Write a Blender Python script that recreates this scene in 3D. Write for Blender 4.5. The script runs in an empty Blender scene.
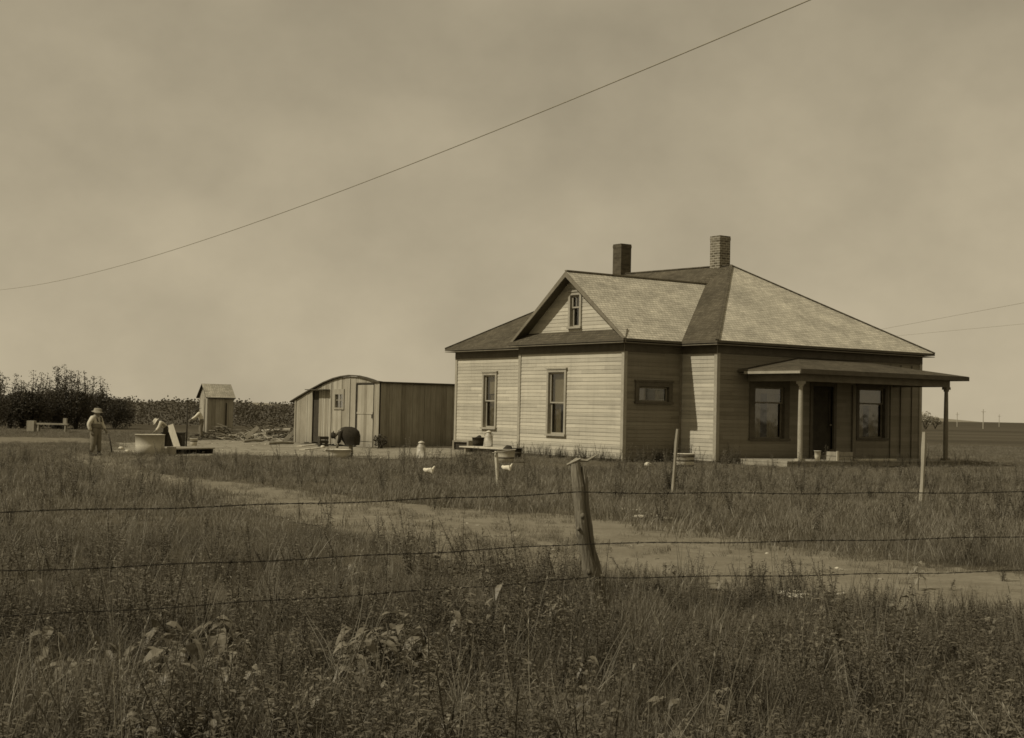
import bpy, math, random
import numpy as np
from mathutils import Vector, Matrix
random.seed(7); np.random.seed(7)
S = bpy.context.scene
COL = S.collection
PI = math.pi

# ---------------------------------------------------------------- tone helpers
def tone(v):
    """grey value -> the warm brownish tone everything in this faded print has"""
    t = min(1, max(0, (v-.05)/.3))
    return (v, v*(.85+.08*t), v*(.56+.17*t), 1)

class NT:
    def __init__(s, m):
        m.use_nodes = True; s.t = m.node_tree; s.t.nodes.clear()
    def n(s, typ, **kw):
        nd = s.t.nodes.new(typ)
        for k, v in kw.items():
            if k.startswith('i_'): nd.inputs[k[2:].replace('_', ' ')].default_value = v
            else: setattr(nd, k, v)
        return nd
    def l(s, a, b): s.t.links.new(a, b)
    def mix(s, fac, a, b, mode='MIX'):
        m = s.n('ShaderNodeMix', data_type='RGBA', blend_type=mode)
        for sock, val in ((m.inputs[0], fac), (m.inputs[6], a), (m.inputs[7], b)):
            if hasattr(val, 'links') or hasattr(val, 'is_linked'): s.l(val, sock)
            else: sock.default_value = val
        return m.outputs[2]
    def ramp(s, src, lo, hi, a=0, b=1):
        r = s.n('ShaderNodeMapRange'); s.l(src, r.inputs[0])
        r.inputs[1].default_value = lo; r.inputs[2].default_value = hi
        r.inputs[3].default_value = a; r.inputs[4].default_value = b
        return r.outputs[0]
    def math(s, op, a, b=None):
        m = s.n('ShaderNodeMath', operation=op)
        for i, v in enumerate((a, b)):
            if v is None: continue
            if isinstance(v, (int, float)): m.inputs[i].default_value = v
            else: s.l(v, m.inputs[i])
        return m.outputs[0]
    def noise(s, vec, scale, detail=4, rough=.6, vscale=None):
        if vscale:
            mp = s.n('ShaderNodeMapping'); s.l(vec, mp.inputs[0]); mp.inputs[3].default_value = vscale; vec = mp.outputs[0]
        t = s.n('ShaderNodeTexNoise'); s.l(vec, t.inputs['Vector'])
        t.inputs['Scale'].default_value = scale; t.inputs['Detail'].default_value = detail; t.inputs['Roughness'].default_value = rough
        return t.outputs[0]
    def out(s, shader):
        o = s.n('ShaderNodeOutputMaterial'); s.l(shader, o.inputs[0])
    def bsdf(s, col, rough=.8, bump=None, bs=.3, bd=.02, spec=.25):
        b = s.n('ShaderNodeBsdfPrincipled'); b.inputs['Roughness'].default_value = rough
        b.inputs['Specular IOR Level'].default_value = spec
        if hasattr(col, 'links'): s.l(col, b.inputs[0])
        else: b.inputs[0].default_value = col
        if bump is not None:
            bp = s.n('ShaderNodeBump'); bp.inputs['Strength'].default_value = bs; bp.inputs['Distance'].default_value = bd
            s.l(bump, bp.inputs['Height']); s.l(bp.outputs[0], b.inputs['Normal'])
        return b

MATS = {}
def plain(name, lo, hi, scale=3, rough=.8, stretch=None, bs=.3, spec=.25, detail=5):
    """weathered surface: noise between two tones"""
    if name in MATS: return MATS[name]
    m = bpy.data.materials.new(name); k = NT(m)
    tc = k.n('ShaderNodeTexCoord').outputs['Object']
    n1 = k.noise(tc, scale, detail, .65, stretch); n2 = k.noise(tc, scale*7, 3, .6, stretch)
    f = k.ramp(k.math('ADD', k.math('MULTIPLY', n1, .65), k.math('MULTIPLY', n2, .35)), .34, .66)
    c = k.mix(f, tone(lo), tone(hi))
    k.out(k.bsdf(c, rough, n2, bs, .01, spec).outputs[0]); MATS[name] = m; return m

def shingle(name, lo, hi, row=.13):
    m = bpy.data.materials.new(name); k = NT(m)
    uv = k.n('ShaderNodeUVMap').outputs[0]
    nz = k.noise(uv, .9, 3)
    wob = k.n('ShaderNodeVectorMath', operation='MULTIPLY_ADD')
    nn = k.n('ShaderNodeTexNoise'); k.l(uv, nn.inputs['Vector']); nn.inputs['Scale'].default_value = 1.3; nn.inputs['Detail'].default_value = 3
    k.l(nn.outputs['Color'], wob.inputs[0]); wob.inputs[1].default_value = (.0, .07, 0); k.l(uv, wob.inputs[2])
    b = k.n('ShaderNodeTexBrick'); k.l(wob.outputs[0], b.inputs['Vector'])
    b.inputs['Scale'].default_value = 1; b.inputs['Brick Width'].default_value = .11; b.inputs['Row Height'].default_value = row
    b.inputs['Mortar Size'].default_value = .007; b.inputs['Mortar Smooth'].default_value = .2; b.inputs['Bias'].default_value = 0
    b.inputs['Color1'].default_value = tone(lo); b.inputs['Color2'].default_value = tone(hi); b.inputs['Mortar'].default_value = tone(lo*.6)
    b.offset = .37; b.squash = 1.3; b.squash_frequency = 3
    # row shade: butt line of each course darker
    sp = k.n('ShaderNodeSeparateXYZ'); k.l(wob.outputs[0], sp.inputs[0])
    fr = k.math('FRACT', k.math('DIVIDE', sp.outputs[1], row))
    line = k.ramp(fr, 0, .35, .66, 1)
    blot = k.ramp(k.noise(uv, .8, 7, .72), .3, .7, .68, 1.24)
    streak = k.ramp(k.noise(uv, 3, 5, .7, (.6, 1.6, 1)), .3, .7, .82, 1.14)
    v = k.math('MULTIPLY', k.math('MULTIPLY', blot, streak), line)
    cmb = k.n('ShaderNodeCombineColor'); [k.l(v, cmb.inputs[i]) for i in range(3)]
    c = k.mix(1.0, b.outputs['Color'], cmb.outputs[0], 'MULTIPLY')
    k.out(k.bsdf(c, .9, fr, -.5, .02, .1).outputs[0]); MATS[name] = m; return m

def brick(name, lo, hi, mortar):
    m = bpy.data.materials.new(name); k = NT(m)
    uv = k.n('ShaderNodeUVMap').outputs[0]
    b = k.n('ShaderNodeTexBrick'); k.l(uv, b.inputs['Vector'])
    b.inputs['Scale'].default_value = 1; b.inputs['Brick Width'].default_value = .21; b.inputs['Row Height'].default_value = .08
    b.inputs['Mortar Size'].default_value = .012; b.inputs['Color1'].default_value = tone(lo); b.inputs['Color2'].default_value = tone(hi)
    b.inputs['Mortar'].default_value = tone(mortar)
    v = k.ramp(k.noise(uv, 4, 5), .3, .7, .7, 1.15)
    cmb = k.n('ShaderNodeCombineColor'); [k.l(v, cmb.inputs[i]) for i in range(3)]
    c = k.mix(1.0, b.outputs['Color'], cmb.outputs[0], 'MULTIPLY')
    k.out(k.bsdf(c, .9, b.outputs['Fac'], -.4, .01, .1).outputs[0]); MATS[name] = m; return m

def boards(name, lo, hi, width, horizontal=False, contrast=1.0, streaks=1.0):
    """painted or raw boards: each board a little different, stained along its length"""
    m = bpy.data.materials.new(name); k = NT(m)
    uv = k.n('ShaderNodeUVMap').outputs[0]
    sp = k.n('ShaderNodeSeparateXYZ'); k.l(uv, sp.inputs[0])
    ax = sp.outputs[1] if horizontal else sp.outputs[0]
    bid = k.math('FLOOR', k.math('DIVIDE', ax, width))
    wn = k.n('ShaderNodeTexWhiteNoise', noise_dimensions='1D'); k.l(bid, wn.inputs['W'])
    st = (.35, 5, 1) if horizontal else (5, .35, 1)
    g = k.noise(uv, 4, 5, .65, st); big = k.noise(uv, .7, 4, .6); fine = k.noise(uv, 25, 3, .6, st)
    v = k.math('ADD', k.math('ADD', k.math('MULTIPLY', wn.outputs[0], .25*contrast), k.math('MULTIPLY', g, .55*streaks)), k.math('ADD', k.math('MULTIPLY', big, .5), k.math('MULTIPLY', fine, .2)))
    tot = .25*contrast*.5+.275*streaks+.25+.1
    if horizontal:
        off_ = k.math('MULTIPLY', wn.outputs[0], 3.4)
        un = k.math('DIVIDE', k.math('ADD', sp.outputs[0], off_), 3.4)
        w2 = k.n('ShaderNodeTexWhiteNoise', noise_dimensions='2D'); cv = k.n('ShaderNodeCombineXYZ'); k.l(k.math('FLOOR', un), cv.inputs[0]); k.l(bid, cv.inputs[1]); k.l(cv.outputs[0], w2.inputs['Vector'])
        v = k.math('ADD', v, k.math('MULTIPLY', k.math('SUBTRACT', w2.outputs[0], .5), .30))
        run = k.ramp(k.noise(uv, 2.2, 5, .7, (3.2, .22, 1)), .30, .5, -.14, 0)
        peel = k.ramp(k.noise(uv, 5, 6, .75, (.5, 2.2, 1)), .64, .74, 0, -.5)
        v = k.math('ADD', v, k.math('ADD', run, peel))
    f = k.ramp(v, tot-.28, tot+.28)
    c = k.mix(f, tone(lo), tone(hi))
    # dirt splashed near the ground
    tc = k.n('ShaderNodeTexCoord').outputs['Object']; so = k.n('ShaderNodeSeparateXYZ'); k.l(tc, so.inputs[0])
    d = k.ramp(k.math('ADD', so.outputs[2], k.math('MULTIPLY', k.noise(uv, 3, 4), .5)), .15, .75, .7, 1)
    cmb = k.n('ShaderNodeCombineColor'); [k.l(d, cmb.inputs[i]) for i in range(3)]
    c = k.mix(1.0, c, cmb.outputs[0], 'MULTIPLY')
    k.out(k.bsdf(c, .75, fine, .25, .006, .2).outputs[0]); MATS[name] = m; return m

def leafmat(name, lo, hi, trans=.25, rough=.6):
    m = bpy.data.materials.new(name); k = NT(m)
    oi = k.n('ShaderNodeObjectInfo'); g = k.n('ShaderNodeNewGeometry')
    tc = k.n('ShaderNodeTexCoord').outputs['Object']
    v = k.math('ADD', k.math('MULTIPLY', oi.outputs['Random'], .35), k.math('ADD', k.math('MULTIPLY', g.outputs['Random Per Island'], .35), k.math('MULTIPLY', k.noise(tc, 9, 2), .3)))
    pt = k.ramp(k.noise(oi.outputs['Location'], .55, 4, .65), .32, .68, -.30, .35)
    c = k.mix(k.ramp(k.math('ADD', v, pt), .10, .95), tone(lo), tone(hi))
    d = k.bsdf(c, rough, spec=.3)
    t = k.n('ShaderNodeBsdfTranslucent'); k.l(c, t.inputs[0])
    mx = k.n('ShaderNodeMixShader'); mx.inputs[0].default_value = trans
    k.l(d.outputs[0], mx.inputs[1]); k.l(t.outputs[0], mx.inputs[2]); k.out(mx.outputs[0]); MATS[name] = m; return m

def glassmat():
    m = bpy.data.materials.new('old_glass'); k = NT(m)
    t = k.n('ShaderNodeBsdfTransparent'); t.inputs[0].default_value = (.75, .72, .62, 1)
    g = k.n('ShaderNodeBsdfGlossy'); g.inputs['Roughness'].default_value = .06; g.inputs[0].default_value = (.9, .9, .9, 1)
    bp = k.n('ShaderNodeBump'); bp.inputs['Strength'].default_value = .12; bp.inputs['Distance'].default_value = .02
    k.l(k.noise(k.n('ShaderNodeTexCoord').outputs['Object'], 3, 1), bp.inputs['Height']); k.l(bp.outputs[0], g.inputs['Normal'])
    lw = k.n('ShaderNodeLayerWeight'); lw.inputs[0].default_value = .35
    f = k.ramp(lw.outputs['Fresnel'], 0, 1, .12, .55)
    mx = k.n('ShaderNodeMixShader'); k.l(f, mx.inputs[0]); k.l(t.outputs[0], mx.inputs[1]); k.l(g.outputs[0], mx.inputs[2]); k.out(mx.outputs[0])
    MATS['old_glass'] = m; return m

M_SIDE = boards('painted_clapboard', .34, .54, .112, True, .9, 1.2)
M_SIDE2 = boards('shade_tinted_clapboard', .17, .26, .112, True, .6, .8)  # same clapboard with the shade of these walls darkened into its colour
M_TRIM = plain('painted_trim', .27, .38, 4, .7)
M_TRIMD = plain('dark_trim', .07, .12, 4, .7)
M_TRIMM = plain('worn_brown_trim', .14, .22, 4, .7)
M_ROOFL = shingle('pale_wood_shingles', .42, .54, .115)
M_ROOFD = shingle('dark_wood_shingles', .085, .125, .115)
M_ROOFP = shingle('porch_shingles', .075, .11)
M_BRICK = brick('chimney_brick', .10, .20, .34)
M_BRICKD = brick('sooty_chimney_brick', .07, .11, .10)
M_GLASS = glassmat()
M_SHADE = plain('roller_blind_cloth', .34, .44, 2, .9)
M_LACE = plain('curtain_cloth', .22, .46, 10, .9, (6, 6, 1))
M_DARK = plain('dark_wood', .03, .06, 5, .8)
M_STONE = plain('field_stone', .22, .38, 6, .95)
M_SHEDL = boards('weathered_boards', .20, .40, .22, False, 1.5, 1.3)
M_SHEDD = boards('stained_boards', .20, .40, .22, False, 1.2, 1.5)
M_TARP = plain('tar_paper', .05, .09, 3, .9)
M_RAW = plain('raw_grey_wood', .20, .36, 5, .85, (1, 1, .2))
M_POST = plain('split_post_wood', .06, .27, 9, .9, (1, 1, .09), .9)
M_RAW2 = plain('stake_wood', .28, .42, 5, .85, (1, 1, .2))
M_PALE = plain('bleached_wood', .42, .60, 5, .85, (1, 1, .2))
M_TIN = plain('galvanised_tin', .30, .46, 4, .5, spec=.5)
M_TINB = plain('bright_tin', .42, .62, 4, .45, spec=.5)
M_TANK = plain('dull_zinc', .44, .60, 3, .6)
M_WIRE = plain('rusty_wire', .02, .035, 8, .7)
M_CABLE = plain('insulated_cable', .26, .32, 8, .7)
M_SKIN = plain('tanned_skin', .17, .25, 8, .6)
M_SHIRT = plain('pale_cotton', .42, .60, 6, .95, detail=6)
M_WHITE = plain('white_cloth', .55, .72, 6, .95)
M_OVER = plain('faded_denim', .12, .21, 8, .95)
M_DRESS = plain('dark_cotton', .025, .05, 8, .95)
M_STRAW = plain('straw_hat', .17, .34, 14, .9)
M_FELT = plain('dark_felt', .025, .045, 9, .95)
M_HEN = plain('white_feathers', .62, .78, 12, .9)
M_BEAK = plain('horn', .2, .28, 9, .6)
M_BARK = plain('bark', .05, .10, 6, .95)
M_BARK2 = plain('dead_branches', .06, .20, 3, .95)
M_LEAFD = leafmat('dark_shrub_leaves', .05, .095)
M_LEAFM = leafmat('hazy_shrub_leaves', .075, .115)
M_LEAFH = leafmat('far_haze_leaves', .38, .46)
M_GRASS = leafmat('grass_blades', .07, .21, .3)
M_GRASSF = leafmat('meadow_grass', .12, .25, .3)
M_WEED = leafmat('weed_leaves', .065, .19, .25)
M_STRAWG = leafmat('dry_grass', .18, .36, .3)
M_BROAD = leafmat('broad_leaves', .14, .29, .25, .5)

# ---------------------------------------------------------------- terrain
def sm(t):
    t = np.clip(t, 0, 1); return t*t*(3-2*t)
def ter(x, y):
    """ground height"""
    x = np.asarray(x, float); y = np.asarray(y, float)
    z = .16*sm((x+9)/8)*sm((y-24)/12)
    z = z + .018*np.sin(x*.9+y*.31)*np.sin(y*.57+1)*sm((50-y)/20) + .012*np.sin(x*2.3+1.7)*np.sin(y*1.9)*sm((30-y)/15)
    return z
def T(x, y): return float(ter(x, y))

# ---------------------------------------------------------------- camera
F, PITCH, ROLL, HC = 1429.15, .0297, .0212, 1.5
cam = bpy.data.cameras.new('camera'); camo = bpy.data.objects.new('camera', cam); COL.objects.link(camo)
cam.sensor_width = 36; cam.lens = 36*F/1024; cam.clip_start = .1; cam.clip_end = 5000
camo.matrix_world = Matrix.Translation((0, 0, HC)) @ Matrix.Rotation(PI/2+PITCH, 4, 'X') @ Matrix.Rotation(ROLL, 4, 'Z')
S.camera = camo
def ray(px, py):
    c, s = math.cos(ROLL), math.sin(ROLL); dx = px-512; dy = py-369
    X = dx*c+dy*s; Y = -dx*s+dy*c; r = (X/F, 1, -Y/F)
    return (r[0], r[1]*math.cos(PITCH)-r[2]*math.sin(PITCH), r[1]*math.sin(PITCH)+r[2]*math.cos(PITCH))
def at(px, py):
    """the point of the ground seen at a place of the photograph"""
    r = ray(px, py); z = .05
    for _ in range(30):
        t = (z-HC)/r[2]; z = .5*z+.5*T(r[0]*t, r[1]*t)
    return Vector((r[0]*t, r[1]*t, z))
def hgt(py, px, D):
    r = ray(px, py); return HC + r[2]*D/r[1]

# ---------------------------------------------------------------- mesh builder
class MB:
    def __init__(s, off=(0, 0, 0)): s.v = []; s.f = []; s.mi = []; s.off = off; s.cur = 0; s.smooth = False
    def face(s, pts, mi=None):
        b = len(s.v); s.v += [tuple(p) for p in pts]; s.f.append(tuple(range(b, b+len(pts)))); s.mi.append(s.cur if mi is None else mi)
    def fr(s, f):   # frame (origin, d, n)
        o, d, n = [Vector(q) for q in f]
        return lambda x, y, z: o+d*x+n*y+Vector((0, 0, z))
    def fbox(s, f, x, y, z, mi=None):
        g = s.fr(f); (x0, x1), (y0, y1), (z0, z1) = x, y, z
        P = [g(a, b, c) for a in (x0, x1) for b in (y0, y1) for c in (z0, z1)]
        s.hexa(P, mi)
    def hexa(s, P, mi=None):
        # P index = a*4+b*2+c
        for q in ((0, 1, 3, 2), (4, 6, 7, 5), (0, 4, 5, 1), (2, 3, 7, 6), (0, 2, 6, 4), (1, 5, 7, 3)):
            s.face([P[i] for i in q], mi)
    def box(s, x0, x1, y0, y1, z0, z1, mi=None):
        s.fbox(((0, 0, 0), (1, 0, 0), (0, 1, 0)), (x0, x1), (y0, y1), (z0, z1), mi)
    def beam(s, a, b, w, h, up=(0, 0, 1), mi=None):
        a = Vector(a); b = Vector(b); d = (b-a).normalized(); up = Vector(up)
        r = d.cross(up)
        if r.length < 1e-4: r = Vector((1, 0, 0))
        r.normalize(); q = r.cross(d).normalized()
        P = [(p+r*i*w/2+q*j*h/2) for p in (a, b) for i in (-1, 1) for j in (-1, 1)]
        s.hexa(P, mi)
    def slab(s, poly, t, mi=None, side=None):
        """a sloping sheet (top polygon) with thickness t straight down"""
        lo = [Vector(p)-Vector((0, 0, t)) for p in poly]; n = len(poly)
        s.face(poly, mi); s.face(lo[::-1], side if side is not None else mi)
        for i in range(n): s.face([poly[i], lo[i], lo[(i+1) % n], poly[(i+1) % n]], side if side is not None else mi)
    def tube(s, pts, rads, seg=8, cap=True, jit=0):
        pts = [Vector(p) for p in pts]; rings = []
        for i, p in enumerate(pts):
            d = (pts[min(i+1, len(pts)-1)]-pts[max(i-1, 0)]).normalized()
            a = Vector((0, 0, 1)) if abs(d.z) < .9 else Vector((1, 0, 0))
            r = d.cross(a).normalized(); q = r.cross(d)
            b = len(s.v)
            for k in range(seg):
                rr = rads[i]*(1+jit*(random.random()-.5)); an = 2*PI*k/seg
                s.v.append(tuple(p+(r*math.cos(an)+q*math.sin(an))*rr))
            rings.append(b)
        for A, B in zip(rings, rings[1:]):
            for k in range(seg): s.f.append((A+k, A+(k+1) % seg, B+(k+1) % seg, B+k)); s.mi.append(s.cur)
        if cap:
            s.f.append(tuple(rings[0]+k for k in range(seg))[::-1]); s.mi.append(s.cur)
            s.f.append(tuple(rings[-1]+k for k in range(seg))); s.mi.append(s.cur)
    def lathe(s, prof, seg=24, c=(0, 0, 0), cap=True):
        rings = []
        for r, z in prof:
            b = len(s.v)
            for k in range(seg):
                a = 2*PI*k/seg; s.v.append((c[0]+r*math.cos(a), c[1]+r*math.sin(a), c[2]+z))
            rings.append(b)
        for A, B in zip(rings, rings[1:]):
            for k in range(seg): s.f.append((A+k, A+(k+1) % seg, B+(k+1) % seg, B+k)); s.mi.append(s.cur)
        if cap:
            s.f.append(tuple(rings[0]+k for k in range(seg))[::-1]); s.mi.append(s.cur)
            s.f.append(tuple(rings[-1]+k for k in range(seg))); s.mi.append(s.cur)
    def siding(s, f, x0, x1, z0, z1, holes=(), clip=None, h=.112, e=.022):
        g = s.fr(f); z = z0
        while z < z1-1e-4:
            zt = min(z+h, z1); br = sorted({z, zt} | {q for H in holes for q in (H[2], H[3]) if z < q < zt})
            for a, b in zip(br, br[1:]):
                iv = [(x0, x1)]
                for H in holes:
                    if H[2] < (a+b)/2 < H[3]:
                        iv = [j for (p, q) in iv for j in ((p, min(q, H[0])), (max(p, H[1]), q)) if j[1]-j[0] > 1e-4]
                ea, eb = e*(1-(a-z)/h), e*(1-(b-z)/h)
                for p, q in iv:
                    pa = pb = p; qa = qb = q
                    if clip:
                        (ca0, ca1), (cb0, cb1) = clip(a), clip(b)
                        pa = max(p, ca0); qa = min(q, ca1); pb = max(p, cb0); qb = min(q, cb1)
                        if qa <= pa: continue
                        if qb <= pb: pb = qb = min(max((cb0+cb1)/2, pa), qa)
                    s.face([g(pa, ea, a), g(qa, ea, a), g(qb, eb, b), g(pb, eb, b)])
                    if a == z: s.face([g(pa, 0, a), g(qa, 0, a), g(qa, ea, a), g(pa, ea, a)])
            z = zt
    def build(s, name, mats, parent=None, smooth=False, uv=True):
        me = bpy.data.meshes.new(name); off = Vector(s.off)
        me.from_pydata([tuple(Vector(p)-off) for p in s.v], [], s.f)
        if not isinstance(mats, (list, tuple)): mats = [mats]
        for m in mats: me.materials.append(m)
        me.polygons.foreach_set('material_index', s.mi)
        if smooth: me.polygons.foreach_set('use_smooth', [True]*len(me.polygons))
        if uv and len(me.polygons) < 60000:
            lay = me.uv_layers.new(name='UVMap')
            for p in me.polygons:
                n = p.normal; hh = Vector((0, 0, 1)).cross(n)
                if hh.length < .05: hh = Vector((1, 0, 0))
                hh.normalize()
                if hh.x+hh.y*.3 < 0: hh = -hh
                ss = n.cross(hh); 
                if ss.z < 0: ss = -ss
                for li in p.loop_indices:
                    q = me.vertices[me.loops[li].vertex_index].co; lay.data[li].uv = (q.dot(hh), q.dot(ss))
        o = bpy.data.objects.new(name, me); COL.objects.link(o)
        if parent: o.parent = parent
        return o

def tag(o, label, cat, group=None, kind=None):
    if label: o['label'] = label
    if cat: o['category'] = cat
    if group: o['group'] = group
    if kind: o['kind'] = kind
    return o
def thing(name, label, cat, loc=(0, 0, 0), rz=0, group=None):
    o = bpy.data.objects.new(name, None); COL.objects.link(o); o.empty_display_size = .2
    o.location = loc; o.rotation_euler = (0, 0, rz); return tag(o, label, cat, group)
def copy_tree(o, parent=None):
    c = o.copy(); COL.objects.link(c)
    if parent: c.parent = parent
    for ch in [q for q in COL.objects if q.parent == o]: copy_tree(ch, c)
    return c
def structure(o): o['kind'] = 'structure'; return o

# ---------------------------------------------------------------- light and sky
U = Vector((.81636, .57754, 0)); V = Vector((-.57754, .81636, 0))
to = (-U+V*.167).normalized(); EL = math.radians(44.2)
sd = Vector((to.x*math.cos(EL), to.y*math.cos(EL), math.sin(EL)))
sun = bpy.data.lights.new('sun', 'SUN'); so = bpy.data.objects.new('sun', sun); COL.objects.link(so)
sun.energy = 3.0; sun.angle = math.radians(.5); sun.color = (1, .925, .775)
so.rotation_euler = (-sd).to_track_quat('-Z', 'Y').to_euler(); so.location = (0, 0, 30)
W = bpy.data.worlds.new('World'); S.world = W; W.use_nodes = True; wt = NT(W)
sky = wt.n('ShaderNodeTexSky', sky_type='NISHITA', sun_disc=False); sky.sun_elevation = EL; sky.sun_rotation = math.atan2(to.x, to.y)
sky.dust_density = 4; sky.air_density = 1.2
bw = wt.n('ShaderNodeRGBToBW'); wt.l(sky.outputs[0], bw.inputs[0])
sxyz = wt.n('ShaderNodeSeparateXYZ'); wt.l(wt.n('ShaderNodeTexCoord').outputs['Generated'], sxyz.inputs[0])
low = wt.ramp(sxyz.outputs[2], -.02, .30, 1.20, .86); low.node.interpolation_type = 'SMOOTHSTEP'
flat = wt.math('MULTIPLY', wt.math('POWER', wt.math('MAXIMUM', bw.outputs[0], 2.2), .12), low)
tcw = wt.n('ShaderNodeTexCoord').outputs['Generated']
cl = wt.ramp(wt.noise(tcw, 7.0, 5, .55, (1, 1, 1.3)), .3, .72, .86, 1.13)
cl2 = wt.ramp(wt.noise(tcw, 2.2, 3, .5, (1, 1, 1.5)), .3, .7, .92, 1.08)
val = wt.math('MULTIPLY', wt.math('MULTIPLY', flat, cl), wt.math('MULTIPLY', cl2, 2.45))
cc = wt.n('ShaderNodeCombineColor')
for i, g in enumerate((1.0, .857, .592)): wt.l(wt.math('MULTIPLY', val, g), cc.inputs[i])
bg = wt.n('ShaderNodeBackground'); bg.inputs[1].default_value = .15; wt.l(cc.outputs[0], bg.inputs[0])
wo = wt.n('ShaderNodeOutputWorld'); wt.l(bg.outputs[0], wo.inputs[0])
S.view_settings.view_transform = 'Standard'; S.view_settings.look = 'None'; S.view_settings.exposure = 0; S.view_settings.gamma = 1
S.render.engine = 'CYCLES'; S.cycles.max_bounces = 6; S.cycles.transparent_max_bounces = 12
S.cycles.filter_width = 1.6

# ---------------------------------------------------------------- ground
def inpoly(x, y, poly):
    x = np.asarray(x); y = np.asarray(y); c = np.zeros(x.shape, bool); n = len(poly); j = n-1
    for i in range(n):
        xi, yi = poly[i]; xj, yj = poly[j]
        m = ((yi > y) != (yj > y)) & (x < (xj-xi)*(y-yi)/((yj-yi) or 1e-9)+xi); c ^= m; j = i
    return c
ROAD_FAR = [(14, 9.0), (8, 11.6), (4.83, 14.1), (4.19, 15.1), (3.76, 15.9), (3.1, 16.8), (2.6, 18.6), (2.2, 18.9), (1.64, 19.8), (.98, 20.9), (.3, 20.9), (-.8, 21.9), (-1.76, 23.0), (-2.91, 24.6), (-4.64, 26.6), (-6.41, 28.7), (-8.2, 31.6), (-9.3, 35.0), (-9.8, 40)]
ROAD_NEAR = [(-13, 42), (-11.4, 37.5), (-9.6, 32.4), (-7.9, 29.0), (-6.2, 25.8), (-4.4, 22.0), (-2.9, 19.0), (-1.7, 16.2), (-.75, 14.2), (.3, 13.1), (1.0, 12.8), (1.7, 12.5), (2.2, 12.1), (2.7, 11.6), (3.3, 11.2), (4.2, 10.2), (6, 8.6), (12, 5.5)]
ROAD = ROAD_FAR+ROAD_NEAR
YARD = [tuple(at(*q)[:2]) for q in ((116, 453.5), (180, 456.5), (240, 455.5), (330, 457.5), (400, 460), (460, 458), (476, 453), (470, 449), (455, 448.5), (378, 449), (300, 443), (262, 438), (236, 439), (180, 442), (118, 443.5))]

def sheet(name, x0, x1, y0, y1, nx, ny, mat, dz=0, geo=None):
    xs = np.linspace(x0, x1, nx) if geo is None else geo[0]; ys = np.linspace(y0, y1, ny) if geo is None else geo[1]
    X, Y = np.meshgrid(xs, ys); Z = ter(X, Y)+dz
    me = bpy.data.meshes.new(name); nx, ny = len(xs), len(ys)
    v = np.stack([X, Y, Z], -1).reshape(-1, 3); f = [(j*nx+i, j*nx+i+1, (j+1)*nx+i+1, (j+1)*nx+i) for j in range(ny-1) for i in range(nx-1)]
    me.from_pydata(v.tolist(), [], f); me.materials.append(mat); me.polygons.foreach_set('use_smooth', [True]*len(f))
    o = bpy.data.objects.new(name, me); COL.objects.link(o); return o

def groundmat():
    m = bpy.data.materials.new('meadow_soil'); k = NT(m)
    p = k.n('ShaderNodeNewGeometry').outputs['Position']
    a = k.noise(p, .35, 6, .65); b = k.noise(p, 6, 5, .7); w = k.noise(p, .05, 4, .6, (1, 3.5, 1))
    f = k.math('ADD', k.math('ADD', k.math('MULTIPLY', a, .35), k.math('MULTIPLY', b, .35)), k.math('MULTIPLY', w, .3))
    c = k.mix(k.ramp(f, .38, .64), tone(.055), tone(.15))
    sp = k.n('ShaderNodeSeparateXYZ'); k.l(p, sp.inputs[0])
    bands = k.noise(p, .02, 3, .6, (.25, 3, 1))
    cf = k.mix(k.ramp(bands, .4, .6), tone(.05), tone(.095))
    c = k.mix(k.ramp(sp.outputs[1], 60, 110), c, cf)
    k.out(k.bsdf(c, .95, b, .6, .05, .05).outputs[0]); return m
def dirtmat(name, lo, hi):
    m = bpy.data.materials.new(name); k = NT(m)
    p = k.n('ShaderNodeNewGeometry').outputs['Position']
    a = k.noise(p, .8, 6, .7); b = k.noise(p, 14, 5, .75); w = k.noise(p, 2.5, 4, .6)
    f = k.math('ADD', k.math('ADD', k.math('MULTIPLY', a, .4), k.math('MULTIPLY', b, .35)), k.math('MULTIPLY', w, .25))
    k.out(k.bsdf(k.mix(k.ramp(f, .36, .66), tone(lo), tone(hi)), .95, b, .7, .03, .05).outputs[0]); return m
gx = np.concatenate([-np.geomspace(1600, 42, 14), np.linspace(-40, 40, 101), np.geomspace(42, 1600, 14)])
gy = np.concatenate([np.linspace(-60, 0, 6), np.linspace(1, 70, 116), np.geomspace(74, 3500, 22)])
structure(sheet('ground', 0, 0, 0, 0, 0, 0, groundmat(), 0, (gx, gy)))

def patch(name, poly, mat, dz, step, jit):
    """a ground-hugging sheet cut to a ragged polygon; follows the ground sheet's height"""
    me = bpy.data.meshes.new(name); xs = [p[0] for p in poly]; ys = [p[1] for p in poly]
    X = np.arange(min(xs)-1, max(xs)+1, step); Y = np.arange(min(ys)-1, max(ys)+1, step)
    vid = {}; v = []; f = []
    def vv(i, j):
        if (i, j) not in vid: vid[(i, j)] = len(v); v.append((X[i], Y[j], T(X[i], Y[j])+dz))
        return vid[(i, j)]
    GX, GY = np.meshgrid((X[:-1]+X[1:])/2, (Y[:-1]+Y[1:])/2, indexing='ij')
    wob = jit*(np.sin(GX*2.1+GY*1.3)+np.sin(GY*3.7-GX*2.9)*.6+np.random.randn(*GX.shape)*.5)
    ins = inpoly(GX+wob, GY-wob*.8, poly)
    for i, j in zip(*np.nonzero(ins)): f.append((vv(i, j), vv(i+1, j), vv(i+1, j+1), vv(i, j+1)))
    me.from_pydata(v, [], f); me.materials.append(mat); o = bpy.data.objects.new(name, me); COL.objects.link(o); return structure(o)
patch('dirt_road', ROAD, dirtmat('road_dirt', .14, .27), .012, .12, .12)
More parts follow.
